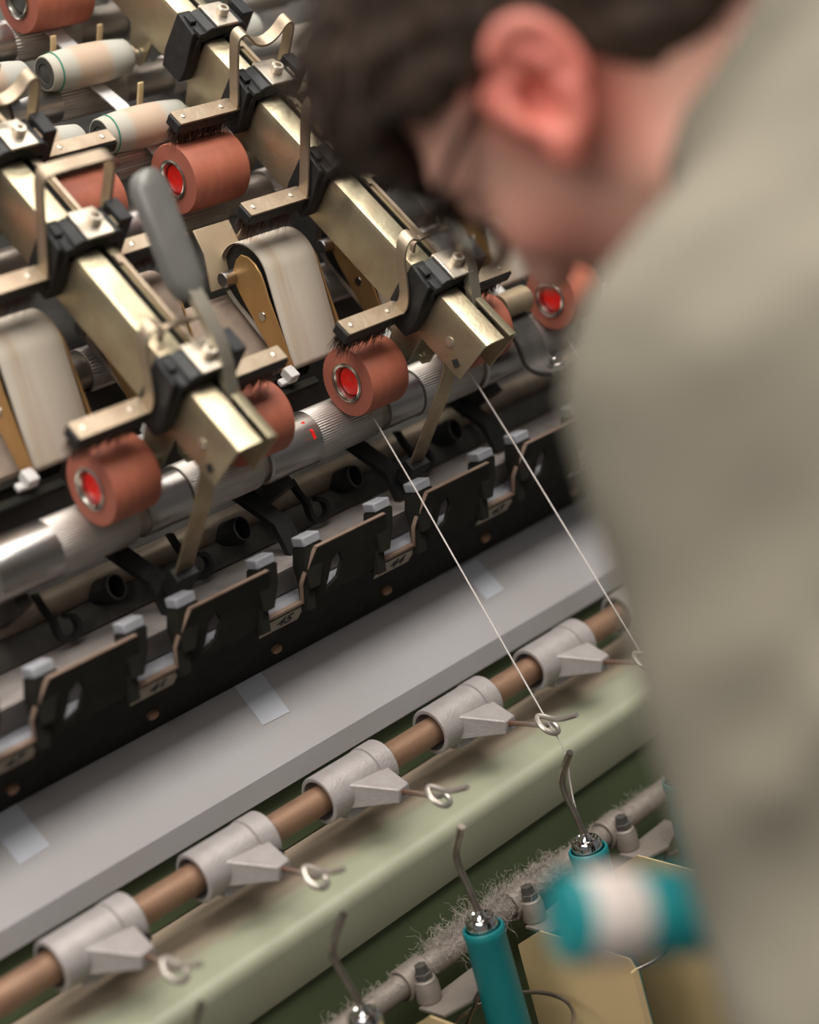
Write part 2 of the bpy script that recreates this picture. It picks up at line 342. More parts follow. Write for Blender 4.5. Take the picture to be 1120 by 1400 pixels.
def barrel(): 
    h = .040; n = 10; prof = [(-h + .003, 0), (-h + .003, .0124), (-h, .0125), (-h, .0132)]
    for i in range(n + 1):
        x = -h + .001 + (2 * h - .002) * i / n; q = (x / h); prof.append((x, .0137 + .0028 * (1 - q * q)))
    prof += [(h, .0130), (h, .0115)]
    return prof
BAR = MB(); BAR.lathe(barrel(), 40); BARM = BAR.mesh('barrel_sleeve')
gm = bpy.data.materials.new('cork_barrel'); gm.use_nodes = True; M['cork'] = gm
nt = gm.node_tree; N = nt.nodes; L_ = nt.links; b = N['Principled BSDF']; b.inputs['Roughness'].default_value = 0.75
tc = N.new('ShaderNodeTexCoord'); sx = N.new('ShaderNodeSeparateXYZ'); L_.new(tc.outputs['Object'], sx.inputs[0])
rp = N.new('ShaderNodeValToRGB'); mr = N.new('ShaderNodeMapRange'); mr.inputs[1].default_value = -.04; mr.inputs[2].default_value = .04
nz = N.new('ShaderNodeTexNoise'); nz.inputs['Scale'].default_value = 60; L_.new(tc.outputs['Object'], nz.inputs['Vector'])
ad = N.new('ShaderNodeMath'); ad.operation = 'MULTIPLY_ADD'; ad.inputs[1].default_value = 0.006; L_.new(nz.outputs[0], ad.inputs[0]); L_.new(sx.outputs[0], ad.inputs[2])
L_.new(ad.outputs[0], mr.inputs[0]); L_.new(mr.outputs[0], rp.inputs[0])
e = rp.color_ramp.elements; e[0].position = 0; e[0].color = (.40, .37, .30, 1); e[1].position = 1; e[1].color = (.38, .37, .32, 1)
for p_, c_ in ((0.03, (.40, .37, .30)), (0.085, (.43, .39, .32)), (0.28, (.41, .39, .33)), (0.36, (.45, .33, .235)), (0.70, (.43, .315, .23)), (0.78, (.39, .375, .33))):
    k = e.new(p_); k.color = (*c_, 1)
L_.new(rp.outputs[0], b.inputs['Base Color'])
M['gring'] = mat('green_band', (0.01, 0.20, 0.13), 0.6)
BE = MB(); BE.lathe([(-.0402, 0), (-.0402, .0035), (-.0396, .006), (-.0392, .0075), (-.0402, .0078), (-.0402, .0122), (-.0385, .0126), (-.0385, .0)][::-1], 32); BEM = BE.mesh('end_cap')
BG = MB(); BG.lathe([(-.0325, .0151), (-.0325, .01545), (-.0315, .01550), (-.0315, .0152)], 40, closed=True); BGM = BG.mesh('green_band')
def barrel_thing(row, ax, ai, side, s, n):
    sd = 'left' if side < 0 else 'right'
    lab = f"pale cork barrel roller, {row} row of barrels, {sd} side of the {ORD[ai]} weighting arm"
    t = thing('barrel_roller', lab, 'roller', D(ax + side * .070, s, n), DROT, 'pale barrel top rollers')
    if side > 0: pass
    put(BARM, 'barrel_sleeve', 'cork', t); put(BEM, 'end_cap', 'darkhub', t); put(BGM, 'green_band', 'gring', t)
    mb = MB()
    if side < 0: mb.lathe([(.040, .004), (.044, .004), (.044, .0085), (.046, .0085), (.046, .004), (.052, .004)], 20)
    else: mb.lathe([(-.052, .004), (-.0403, .004)], 20)
    mb.obj('axle', 'plate', t)
    return t
ROWS = dict(front=(0, 0, .047), middle=(-206, 27, .060), rear=(-414, 36, .064))
for ai, ax in enumerate(ARMX):
    for side in ((-1, 1) if ai < 2 else (-1,)):
        for k, (s, n, xc) in ROWS.items():
            if ai == 2 and k != 'front': continue
            roller_thing(k, ax, ai, side, s, n, .075 if (k == 'front' and side > 0) else xc, 'darkhub' if k == 'rear' else 'hub')
        if ai < 2:
            barrel_thing('upper', ax, ai, side, -345, 21); barrel_thing('lower', ax, ai, side, -270, 21)
        
# ------------------------------------------------------------------ weighting arms
def half_channel(sg):
    """one half of the folded channel, sg -1 = left (camera) side.  cross-section (x, n), swept along s"""
    if sg < 0: sec = [(-18, 41), (-18, 79), (-16.6, 82.6), (-13, 84), (2.0, 84), (2.0, 82.4), (-12.6, 82.4), (-15.4, 81.2), (-16.4, 78.6), (-16.4, 41)]
    else: sec = [(18, 41), (18, 79), (16.6, 82.6), (13, 84), (8.0, 84), (8.0, 82.4), (12.6, 82.4), (15.4, 81.2), (16.4, 78.6), (16.4, 41)]
    mb = MB(); S = [-540, -300, -130, -4, 56]; vs = []; fs = []; m = len(sec)
    for s in S:
        for (x, n) in sec:
            ss = s + (5 * (n - 41) / 43 if s == 56 else 0); vs.append(P(x, ss, n))
    for i in range(len(S) - 1):
        for k in range(m): fs.append((i * m + k, i * m + (k + 1) % m, (i + 1) * m + (k + 1) % m, (i + 1) * m + k))
    fs += [tuple(range(m)), tuple(range((len(S) - 1) * m, len(S) * m))]
    return mb.add(vs, fs)
def hexscrew():
    mb = MB(); mb.lathe([(0, .0046), (.0052, .0046), (.006, .004), (.006, .0022)], 24, ax='z', closed=False); return mb
SCREW = MB(); SCREW.lathe([(0, .0048), (.0056, .0048), (.0064, .0041), (.0064, .0024), (.0030, .0024), (.0030, 0)], 24, ax='z'); SCREWM = SCREW.mesh('screw'); SCREWM.materials.append(M['plate'])
def saddle_mesh(low):
    mb = MB()
    # top bridge following the channel, with chamfered shoulders, then the left leg and right leg
    sec = [(-26, 60), (-26, 84), (-19, 95), (-15, 97), (17, 97), (22, 93), (22, 60), (18.6, 60), (18.6, 84.6), (-18.6, 84.6), (-18.6, 60)]
    mb.prism([sec], lambda u, v: P(u, -13, v), lambda u, v: P(u, 11, v))
    # leg: thick slab hanging beside the arm on the camera side, with a slanted top
    leg = [(-14, 96), (8, 92), (12, 60), (10, low), (-12, low), (-15, 60)]
    mb.prism([leg], lambda u, v: P(-31, u, v), lambda u, v: P(-18.4, u, v))
    # two raised ribs that show grey on the shoulder
    mb.box(P(-25, -5, 95), (.006, .010, .004)); mb.box(P(-25, 8, 93), (.006, .010, .004))
    # socket on the far side for the bail
    mb.prism([[(-14, 62), (6, 62), (6, 101), (-14, 101)]], lambda u, v: P(20, u, v), lambda u, v: P(31, u, v))
    return mb
SAD = {k: saddle_mesh(v).mesh('saddle_clamp', 30) for k, v in dict(a=46, b=52, c=46, d=42).items()}
for me in SAD.values(): me.materials.append(M['blackpl'])
CP = MB(); CP.prism([[(-11, -12), (11, -12), (11, 12), (-11, 12)]], lambda u, v: P(u, v, 97.5), lambda u, v: P(u, v, 99.7)); CP.box(P(0, -13, 96), (.022, .002, .006)); CPM = CP.mesh('clamp_plate'); CPM.materials.append(M['plate'])
SADS = [('a', -292), ('b', -222), ('c', -132), ('d', -4)]
HALF = [half_channel(-1).mesh('channel_half', 25), half_channel(1).mesh('channel_half', 25)]
for me in HALF: me.materials.append(M['zinc'])
armlab = ['brassy weighting arm at the far left with a grey grip standing on it', 'brassy weighting arm in the middle, running from top centre to below the glasses', 'brassy weighting arm hidden behind the face and hair, only its front roller showing']
for ai, ax in enumerate(ARMX):
    t = thing('weighting_arm', armlab[ai], 'machine arm', D(ax, 0, 0), DROT, 'weighting arms over the rollers')
    for me in HALF: put(me, 'channel_half', None, t, bevel=0)
    mb = MB(); mb.box(P(4, -240, 66), (.020, .560, .022)); mb.obj('inner_bar', 'darkhub', t)
    # narrow bar visible beside the slot
    for s0, s1 in ((-275, -240), (-205, -150), (-112, -22)):
        mb = MB(); mb.prism([[(7.2, s0), (13, s0 + 2), (13, s1), (9.6, s1), (9.6, s0 + 8), (7.2, s0 + 8)]], lambda u, v: P(u, v, 84.2), lambda u, v: P(u, v, 86.4))
        mb.obj('slide_bar', 'strap', t)
    for k, s in SADS:
        o = put(SAD[k], 'saddle_clamp', None, t, loc=P(0, s, 0), bevel=.0008)
        o2 = put(CPM, 'clamp_plate', None, t, loc=P(0, s, 0), bevel=.0005)
        put(SCREWM, 'screw', None, o2, loc=P(2, 0, 99.7))
    # holders that drop to the roller axles
    for s, n, wdt in ((-206, 27, 20), (-270, 21, 16), (-345, 21, 18), (-414, 36, 20), (0, 0, 18)):
        for sg in (-1, 1):
            mb = MB(); outer = [(s - wdt, 44), (s + wdt * .6, 44), (s + wdt * .55, n - 2), (s + wdt * .3, n - 9), (s - wdt * .3, n - 9), (s - wdt * .6, n)]
            hole = [(s + 4.5 * math.cos(a), n + 4.5 * math.sin(a)) for a in [2 * PI * i / 10 for i in range(10)]]
            mb.prism([outer, hole], lambda u, v: P(sg * 17.0, u, v), lambda u, v: P(sg * 15.4, u, v)); mb.obj('roller_holder', 'zinc', t)
    # rivets on the nose wall
    mb = MB(); mb.lathe([(-.0192, .0028), (-.0188, .0042), (-.0178, .0044), (-.0178, .0)], 18, c=P(0, 34, 60)); mb.obj('rivet', 'plate', t)
    mb = MB(); mb.box((-.0182, -.047, .050), (.0009, .006, .006), Matrix.Rotation(.5, 3, 'X')); mb.obj('square_hole', 'ink', t)
    mb = MB(); mb.box((-.0182, .026, .055), (.0009, .003, .020)); mb.obj('slit', 'ink', t)
    # tongue hanging from the nose over the bottom roller
    mb = MB(); mb.strap([P(-4, 20, 52), P(-4, 38, 30), P(-4, 44, 0), P(-4, 48, -30), P(-4, 53, -66)], (1, 0, 0), .016, .0016); mb.obj('tongue', 'zincdull', t)
    mb = MB(); mb.box(P(-4, 54, -76), (.020, .012, .022)); mb.box(P(-4, 50, -92), (.012, .010, .022)); mb.obj('tongue_foot', 'blackpl', t, bevel=.001)
    # cross pin near the nose
    mb = MB(); mb.strap(smooth_path([P(-14, -32, 90), P(-12, -36, 96), P(-6, -36, 98), P(16, -36, 98), P(34, -36, 96)], 2), (0, 1, 0), .004, .003); mb.obj('cross_pin', 'strap', t)
    # release lever with half round grip
    mb = MB()
    mb.strap(smooth_path([P(10, 24, 76), P(10, 14, 88), P(10, 0, 103), P(10, -18, 113), P(10, -44, 122)], 3), (1, 0, 0), .010, .0065); mb.obj('lever_shank', 'leverst', t, bevel=.001)
    mb = MB(); dv = Vector(P(0, -112, 162)) - Vector(P(0, -38, 116)); ln = dv.length; dv.normalize(); nv = Vector((1, 0, 0)).cross(dv)
    sec = [(-.0135, -.006), (.0135, -.006), (.0135, .001), (.010, .005), (.004, .0068), (-.004, .0068), (-.010, .005), (-.0135, .001)]
    vs = []; fs = []; m = len(sec); stn = [(0, .55), (.004, .8), (.012, 1), (ln * .5, 1), (ln - .012, 1), (ln - .004, .8), (ln, .45)]
    for a, k in stn:
        for (u, v) in sec: vs.append(Vector(P(10, -38, 116)) + dv * a + Vector((1, 0, 0)) * u * k + nv * v * (0.6 + .4 * k))
    for i in range(len(stn) - 1):
        for k in range(m): fs.append((i * m + k, i * m + (k + 1) % m, (i + 1) * m + (k + 1) % m, (i + 1) * m + k))
    fs += [tuple(range(m)), tuple(range((len(stn) - 1) * m, len(stn) * m))]
    mb.add(vs, fs); mb.obj('lever_grip', 'lever', t, sharp=50)

# ------------------------------------------------------------------ clearer brushes
rnd = random.Random(3)
def bristles(L, wd, ln, n=620):
    mb = MB()
    for i in range(n):
        x = rnd.uniform(-L / 2, L / 2); y = rnd.uniform(-wd / 2, wd / 2); a = rnd.gauss(0, .09); c = rnd.gauss(0, .12); l = ln * rnd.uniform(.8, 1.12); w_ = .00035
        tip = (x + a * l, y + c * l, -l)
        mb.add([(x - w_, y, 0), (x + w_, y, 0), (x, y + w_ * 1.6, 0), tip], [(0, 1, 3), (1, 2, 3), (2, 0, 3)])
    return mb.mesh('bristles')
BRI = bristles(.050, .010, .021); BRI.materials.append(M['bristle'])
BLK = MB(); BLK.box((0, 0, -.0045), (.056, .0145, .009)); BLKM = BLK.mesh('brush_block'); BLKM.materials.append(M['blackpl'])
RIV = MB(); RIV.lathe([(0, .0022), (.0007, .0018), (.001, 0)], 12, ax='z'); RIVM = RIV.mesh('rivet'); RIVM.materials.append(M['plate'])
def brush_thing(ai, ax, side, pos, s, n, sc):
    sd = 'left' if side < 0 else 'right'
    word = dict(mid='on the second-row roller', apron='on the apron cradle', front='on the front roller')[pos]
    t = thing('clearer_brush', f"bristle brush on steel strap {word}, {sd} of the {ORD[ai]} weighting arm", 'brush', D(ax, s, n), DROT, 'clearer brushes')
    def q(x, ds, dn): return (x / 1000, -ds / 1000, dn / 1000)
    dc = sc - s                     # clamp position relative to the brush
    mb = MB()
    if side < 0:
        run = [q(-90, 0, 0), q(-38, 0, 0)]
        mb.prism([[(-90, -7), (-34, -7), (-29, -4), (-29, 7), (-90, 7)]], lambda u, v: q(u, v, -.9), lambda u, v: q(u, v, .9))
        ds, dn = {'mid': (-21, 50), 'apron': (-27, 63), 'front': (-23, 48)}[pos]
        rise = [q(-33, 2, -1), q(-33, 0, 6), q(-33, ds * .3, dn * .35), q(-33, ds * .85, dn * .82)]
        if pos == 'front': rise = [q(-33, 2, -1), q(-33, 3, 9), q(-33, -6, 22), q(-33, -17, 34), q(-32, -22, 45), q(-27, -25, 50), q(-19, -22, 48)]
        if pos == 'mid': rise += [q(-32.5, ds, dn), q(-27, ds, dn + 3), q(-21, ds, dn - 2), q(-10, ds - 1, dn - 12), q(3, ds - 1, dn - 15), q(14, ds - 2, dn - 8), q(20, ds - 4, dn + 2), q(26, ds - 3, dn + 1), q(26.5, ds, dn - 10), q(26.5, ds + 7, 4)]
        if pos == 'apron': rise += [q(-32.5, ds, dn), q(-27, ds, dn + 4), q(10, ds, dn + 4), q(23, ds, dn + 4), q(26.5, ds, dn - 3), q(26.5, ds + 10, 16)]
        mb.strap(smooth_path(rise, 2), (0, 1, 0), .0105, .0022)
        cx = -63
    else:
        mb.prism([[(26, -6), (90, -6), (90, 6), (26, 6)]], lambda u, v: q(u, v, -.9), lambda u, v: q(u, v, .9))
        mb.strap([q(30, 0, 0), q(27, dc * .5, 6), q(20, dc, 96 - n)], (0, 1, 0), .010, .002)
        cx = 63
    mb.obj('strap', 'strap', t, bevel=.0004)
    put(BLKM, 'brush_block', None, t, loc=(cx / 1000, 0, -.0009), bevel=.001)
    o = put(BRI, 'bristles', None, t, loc=(cx / 1000, 0, -.0099)); o['kind'] = 'stuff'
    for dx in (-20, 18): put(RIVM, 'rivet', None, t, loc=((cx + dx) / 1000, 0, .0009))
for ai, ax in enumerate(ARMX[:2]):
    for side in (-1, 1):
        brush_thing(ai, ax, side, 'mid', -222, 75, -222); brush_thing(ai, ax, side, 'apron', -130, 66, -132); brush_thing(ai, ax, side, 'front', -10, 59, -4)
# ------------------------------------------------------------------ apron cradles
def hull_profile(off=0.0):
    c1, r1 = (-116, 3), 28 + off; c2, r2 = (-46, -24), 5 + off; pts = []
    ang = math.atan2(c2[1] - c1[1], c2[0] - c1[0]); dd = math.hypot(c2[0] - c1[0], c2[1] - c1[1]); al = math.acos((r1 - r2) / dd)
    n = 22
    for i in range(n + 1):
        a = ang + al + (2 * PI - 2 * al) * i / n; pts.append((c1[0] + r1 * math.cos(a), c1[1] + r1 * math.sin(a)))
    for i in range(9):
        a = ang - al + 2 * al * i / 8; pts.append((c2[0] + r2 * math.cos(a), c2[1] + r2 * math.sin(a)))
    return pts
OUT, INN = hull_profile(), hull_profile(-1.4)
BAND = MB(); m_ = len(OUT); vs = []; fs = []
for x in (-26, -25.6, 25.6, 26):
    for u, v in (OUT if abs(x) < 26 else hull_profile(-.4)): vs.append(P(x, u, v))
for i in range(3):
    for k in range(m_): fs.append((i * m_ + k, i * m_ + (k + 1) % m_, (i + 1) * m_ + (k + 1) % m_, (i + 1) * m_ + k))
BAND.add(vs, fs)
vs = [P(-26, u, v) for u, v in INN] + [P(26, u, v) for u, v in INN]; BAND.add(vs, [(k, m_ + k, m_ + (k + 1) % m_, (k + 1) % m_) for k in range(m_)])
BANDM = BAND.mesh('apron_belt', 50)
CORE = MB(); CORE.prism([hull_profile(-1.5)], lambda u, v: P(-22, u, v), lambda u, v: P(22, u, v)); COREM = CORE.mesh('cradle_core')
def side_plate(x):
    mb = MB(); o_ = [(-127, 14), (-125, 21), (-118, 25), (-109, 25.5), (-101, 23), (-94, 18.5), (-86, 12), (-40, -17.5), (-37.5, -23), (-40, -28), (-45, -30.5), (-52, -29.5), (-112, -8), (-122, -3), (-126, 4)]
    hole = [(-84 + 3.2 * math.cos(a), -6 + 3.2 * math.sin(a)) for a in [2 * PI * i / 12 for i in range(12)]]
    mb.prism([o_, hole], lambda u, v: P(x - .8, u, v), lambda u, v: P(x + .8, u, v)); return mb
SPL = [side_plate(-29).mesh('side_plate'), side_plate(29).mesh('side_plate')]
for ai, ax in enumerate(ARMX):
    for side in ((-1, 1) if ai < 2 else (-1,)):
        sd = 'left' if side < 0 else 'right'; brown = (side > 0)
        col = 'brown' if brown else 'beige'
        t = thing('apron_cradle', f"{col} apron belt cradle with golden side plates, {sd} side of the {ORD[ai]} weighting arm", 'cradle', D(ax + side * .052, 0, 0), DROT, 'apron cradles')
        put(BANDM, 'apron_belt', None, t); 
        o = t.children[0] if t.children else None
        bo = [o for o in COL.objects if o.parent == t][0]
        bo.data = BANDM if not brown else BANDM
        if not BANDM.materials: BANDM.materials.append(None)
        bo.material_slots[0].link = 'OBJECT'; bo.material_slots[0].material = M['feltb' if brown else 'felt']
        put(COREM, 'cradle_core', 'blackpl', t)
        for me in SPL: put(me, 'side_plate', 'gold', t, bevel=.0003)
        mb = MB(); mb.lathe([(-.040, 0), (-.040, .0055), (-.0395, .006), (-.028, .006), (.0285, .006)], 24, c=P(0, -124, -2)); mb.obj('roller_pin', 'steel', t)
        mb = MB(); mb.lathe([(-.0305, .0022), (-.0305, .0036), (-.0296, .0040), (-.0285, .0034)], 20, c=P(0, -84, -6)); mb.obj('eyelet', 'ring', t)
        mb = MB(); mb.box(P(-33, -37, -22), (.009, .011, .009)); mb.box(P(-37, -36, -27), (.012, .006, .004)); mb.obj('clip', 'white', t, bevel=.001)
        mb = MB(); mb.box(P(-50, -30, -33), (.086, .006, .005)); mb.obj('nose_bar', 'railblk', t)
for ai, ax in enumerate(ARMX[:2]):
    t = thing('lower_apron', f"worn brown lower apron belt beside the golden cradle plate left of the {ORD[ai]} weighting arm", 'belt', D(ax - .098, 0, 0), DROT, 'brown lower aprons')
    mb = MB(); pr_ = [(-118 + 18.5 * math.cos(a), -46 + 18.5 * math.sin(a)) for a in [math.radians(80 + 170 * k / 14) for k in range(15)]] + [(-60, -52), (-55, -47), (-57, -42)]
    mb.prism([pr_], lambda u, v: P(-62, u, v), lambda u, v: P(54, u, v)); mb.obj('belt', 'feltb', t, sharp=50)
    mb = MB(); mb.box(P(-4, -54, -50), (.120, .007, .008)); mb.obj('nose_bar', 'railblk', t)
# tan fairlead tabs behind the cradles
for ai, ax in enumerate(ARMX[:2]):
    t = thing('fibre_guide', f"tan folded sheet guide behind the apron cradle left of the {ORD[ai]} weighting arm", 'guide', D(ax, 0, 0), DROT, 'tan fibre guides')
    mb = MB(); mb.strap([P(-76, -166, 12), P(-76, -148, 4), P(-76, -128, -18)], (1, 0, 0), .036, .002); mb.obj('tab', 'gold2', t, bevel=.0005)
    mb = MB(); mb.prism([[(-60, 2), (-50, 24), (-38, 20), (-34, 2)]], lambda u, v: P(u, -152, v), lambda u, v: P(u, -154, v)); mb.obj('tab', 'gold2', t, bevel=.0005)
# ------------------------------------------------------------------ roving strands through the rollers
for ai, ax in enumerate(ARMX[:2]):
    for side in (-1, 1):
        sd = 'left' if side < 0 else 'right'
        t = thing('roving_strand', f"thin white fibre strand between the rollers {sd} of the {ORD[ai]} weighting arm", 'fibre', D(ax + side * .060, 0, 0), DROT, 'white roving strands')
        mb = MB()
        for (s0, n0, s1, n1, wd) in ((-400, 9, -352, 6, .016), (-338, 4.5, -276, 6.5, .013), (-262, 5.5, -214, -.5, .011)):
            mb.strap([P(0, s0, n0), P(2, (s0 + s1) / 2, (n0 + n1) / 2 + 2), P(0, s1, n1)], (1, 0, 0), wd, .0012)
        mb.obj('fibre_web', 'rov', t)
# small pale traverse fingers
for ax in ARMX[:2]:
    for x, s, n in ((-80, -372, 10), (-30, -376, 8), (-44, -302, 12)):
        mb = MB(); mb.strap(smooth_path([P(0, 6, -14), P(0, 0, 0), P(0, -4, 12), P(0, -6, 16)], 1), (1, 0, 0), .0055, .002)
        o = mb.obj('yarn_finger', 'sep', None, loc=D(ax + x / 1000, s, n), rot=DROT, bevel=.0008)
        tag(o, f"small pale finger standing behind a barrel roller near the {ORD[ARMX.index(ax)]} weighting arm, {'outer upper' if x == -80 else 'inner upper' if x == -30 else 'lower'} one", 'finger', 'pale fingers behind the rollers')
# bearing bracket seen right of the middle arm
t = thing('bearing_bracket', 'black curved bearing bracket with a bolt, right of the middle arm', 'bracket', V(1.045, 1.0, -.235))
mb = MB(); mb.strap(smooth_path([(-.006, .02, .045), (-.006, -.002, .036), (-.002, -.014, .012), (.004, -.010, -.010), (.006, -.02, -.018), (.008, -.036, -.020)], 2), (1, 0, 0), .030, .005); mb.obj('cast_arm', 'frame', t, bevel=.001)
mb = MB(); mb.lathe([(0, .0075), (.003, .0075), (.004, .0055), (.008, .0055), (.008, .0028), (.005, 0)], 20, ax='z', c=(.008, -.028, -.018)); mb.obj('bolt', 'steel', t)
mb = MB(); mb.lathe([(-.016, .011), (.016, .011)], 24, c=(-.004, -.006, .042)); mb.obj('bearing_cap', 'zincdull', t)
# ------------------------------------------------------------------ suction ducts under the front roller
DU = MB(); DU.lathe([(X0, .0108), (X1, .0108)], 28, c=V(0, 1.082, -.286)); o = DU.obj('suction_duct', 'brasspipe'); tag(o, 'brownish suction duct pipe running under the front roller shaft', 'pipe')
SL = MB(); SL.lathe([(-.034, .0085), (-.034, .0098), (-.002, .0098), (0, .0094), (0, .0082), (-.024, .0080)], 32, closed=True); SLM = SL.mesh('sleeve')
pts = [(-.008, .010, .012), (-.008, .004, 0), (-.006, 0, -.008)] + [(.003 + .009 * math.cos(a), 0, -.017 + .009 * math.sin(a)) for a in [PI * (1 + k / 8 * 1.5) for k in range(9)]]
mb = MB(); mb.strap(smooth_path(pts, 1), (0, 1, 0), .007, .0035); HKB = mb.mesh('hook_bracket')
for i, x in enumerate((0.521, 0.641, 0.761, 0.882, 1.002)):
    w_ = ['first from the left edge', 'second from the left', 'third from the left', 'fourth from the left', 'right-hand one, below the arm nose'][i]
    t = thing('suction_nozzle', f"black open-mouthed suction nozzle under the front roller, {w_}", 'nozzle', V(x + .002, 1.056, -.2875), (0, 0, 0), 'suction nozzles')
    t.rotation_mode = 'QUATERNION'; t.rotation_quaternion = Vector((1, 0, 0)).rotation_difference(Vector((.28, -.93, .20)).normalized())
    put(SLM, 'sleeve', 'blackpl', t); mb = MB(); mb.lathe([(-.0235, 0), (-.0235, .0079)], 24); mb.obj('mouth_back', 'ink', t)
    mb = MB(); mb.lathe([(-.0006, .0084), (.0004, .0086), (.0004, .0092), (-.0006, .0096)], 32, closed=True); mb.obj('mouth_rim', 'rimgrey', t)
    mb = MB(); mb.lathe([(-.041, .0084), (-.034, .0084)], 24); mb.obj('collar', 'white', t)
    tag(link('hook_bracket', HKB, 'blackpl', None, loc=V(x - .052, 1.050, -.281)), f"small black hook left of the suction nozzle {w_}", 'hook', 'black hooks on the duct')
# ------------------------------------------------------------------ numbered guard rail
rail = thing('guard_rail', 'black notched guard rail with numbered cream plates under the rollers', 'rail', (0, 0, 0))
SPX = [0.497, 0.617, 0.737, 0.857, 0.977, 1.097, 1.217]
NUM = ['47', '46', '45', '44', '43', '42', '41']
up = Vector((0, -0.012, 0.038)).normalized(); bend = Vector(V(0, 1.0, -.3435)); nrm = Vector((1, 0, 0)).cross(up)
HT = .040
def rp_(u, v, off): return Vector((u, 0, 0)) + bend + up * v + nrm * off
outer = [(X0, 0.0)]
for x in SPX: outer += [(x - .0185, 0.0), (x - .0185, .016), (x - .0150, .030), (x - .006, HT)] if False else []
loops = []
segs = [X0] + SPX + [X1]
for i in range(len(SPX) + 1):
    a = SPX[i - 1] + .0185 if i else X0; bx = SPX[i] - .0185 if i < len(SPX) else X1
    L = [(a, -.001), (bx, -.001), (bx, .018), (bx + .006, .026), (bx + .006, HT)]
    L += [(a + .016, HT), (a + .003, .022), (a, .016)] if i else [(a, HT)]
    hole = [[(a + .022, .002), (a + .036, .008), (a + .042, .020), (a + .039, .029), (a + .031, .024), (a + .026, .010)]] if i else []
    mb = MB(); mb.prism([L] + hole, lambda u, v: rp_(u, v, 0.0015), lambda u, v: rp_(u, v, -.0015))
    o = mb.obj('guard_plate', 'railblk', rail)
    mb = MB(); mb.box(rp_((L[-1][0] if not i else a + .016) * .5 + (bx + .006) * .5, HT + .0004, 0), ((bx + .006) - (a + .016 if i else a), .0031, .0009), Matrix.Rotation(math.atan2(.012, .038), 3, 'X')); mb.obj('worn_edge', 'wornedge', o)
    if i:
        mb = MB(); mb.prism([[(a - .0002, .0), (a - .0002, .016), (a + .0028, .022), (a + .0158, HT), (a + .0166, HT), (a + .0036, .0215), (a + .0006, .0157), (a + .0006, 0)]], lambda u, v: rp_(u, v, .0017), lambda u, v: rp_(u, v, -.0017)); mb.obj('worn_edge', 'wornedge', o)
        mb = MB(); mb.box(rp_(a - .0185, .001, -.001), (.036, .0045, .002), Matrix.Rotation(.3, 3, 'X')); mb.obj('notch_sill', 'wornedge', rail)
fd = Vector((0, 0.062, -0.055)).normalized(); fn = Vector((0, -fd.z, fd.y)); fn = fn if fn.z < 0 else -fn
mb = MB(); e0 = bend; e1 = bend + fd * .084
mb.prism([[(0, 0), (.084, 0), (.084, -.003), (0, -.003)]], lambda u, v: Vector((X0, 0, 0)) + bend + fd * u + fn * v, lambda u, v: Vector((X1, 0, 0)) + bend + fd * u + fn * v)
mb.obj('under_flange', 'railblk', rail)
def text_mesh(s, size, th=.0002):
    c = bpy.data.curves.new('num', 'FONT'); c.body = s; c.size = size; c.align_x = 'CENTER'; c.align_y = 'CENTER'; c.extrude = th; c.offset = .00035
    o = bpy.data.objects.new('num', c); COL.objects.link(o); dg = bpy.context.evaluated_depsgraph_get(); me = bpy.data.meshes.new_from_object(o.evaluated_get(dg)); bpy.data.objects.remove(o); bpy.data.curves.remove(c); return me
RB = Matrix((Vector((1, 0, 0)), -fd, fn)).transposed()
for x, nm in zip(SPX, NUM):
    o = MB().box((0, 0, 0), (.0385, .0175, .0010)).obj('number_plate', 'label', rail)
    o.matrix_local = Matrix.Translation(Vector((x + .002, 0, 0)) + bend + fd * .0115 + fn * .0006) @ RB.to_4x4()
    o['label'] = f'cream number plate reading {nm}'
    tm = text_mesh(nm, .0152); link('number', tm, 'ink', o, loc=(0.003, 0, .0006))
    r = MB().lathe([(0, .0045), (.003, .0045), (.0045, .003), (.0045, 0)], 8, ax='z').obj('bolt', 'rust', rail)
    r.matrix_local = Matrix.Translation(Vector((x + .012, 0, 0)) + bend + fd * .052 + fn * .0001) @ RB.to_4x4()
PO = MB(); PO.prism([[(-.009, 0), (.009, 0), (.005, -.014), (-.004, -.030), (-.013, -.030), (-.013, -.012)]], lambda u, v: (u, 0, v), lambda u, v: (u, .014, v)); PO.prism([[(-.013, -.012), (-.004, -.012), (-.010, -.046), (-.018, -.046)]], lambda u, v: (u, .004, v), lambda u, v: (u, .012, v)); POM = PO.mesh('post')
PC = MB(); PC.box((0, .007, .0042), (.0175, .0135, .0075)); PCM = PC.mesh('post_cap')
for x in SPX:
    for dx in (-.0095, .036):
        o = put(POM, 'post', 'railblk', rail, loc=V(x + dx, .9905, -.3035)); put(PCM, 'post_cap', 'cap', o, bevel=.0012)
# bluish shelf seen through the notches
mb = MB(); mb.prism([[(1.004, -.3415), (1.045, -.334), (1.045, -.338), (1.004, -.346)]], lambda u, v: V(X0, u, v), lambda u, v: V(X1, u, v)); mb.obj('notch_shelf', 'cap', rail)
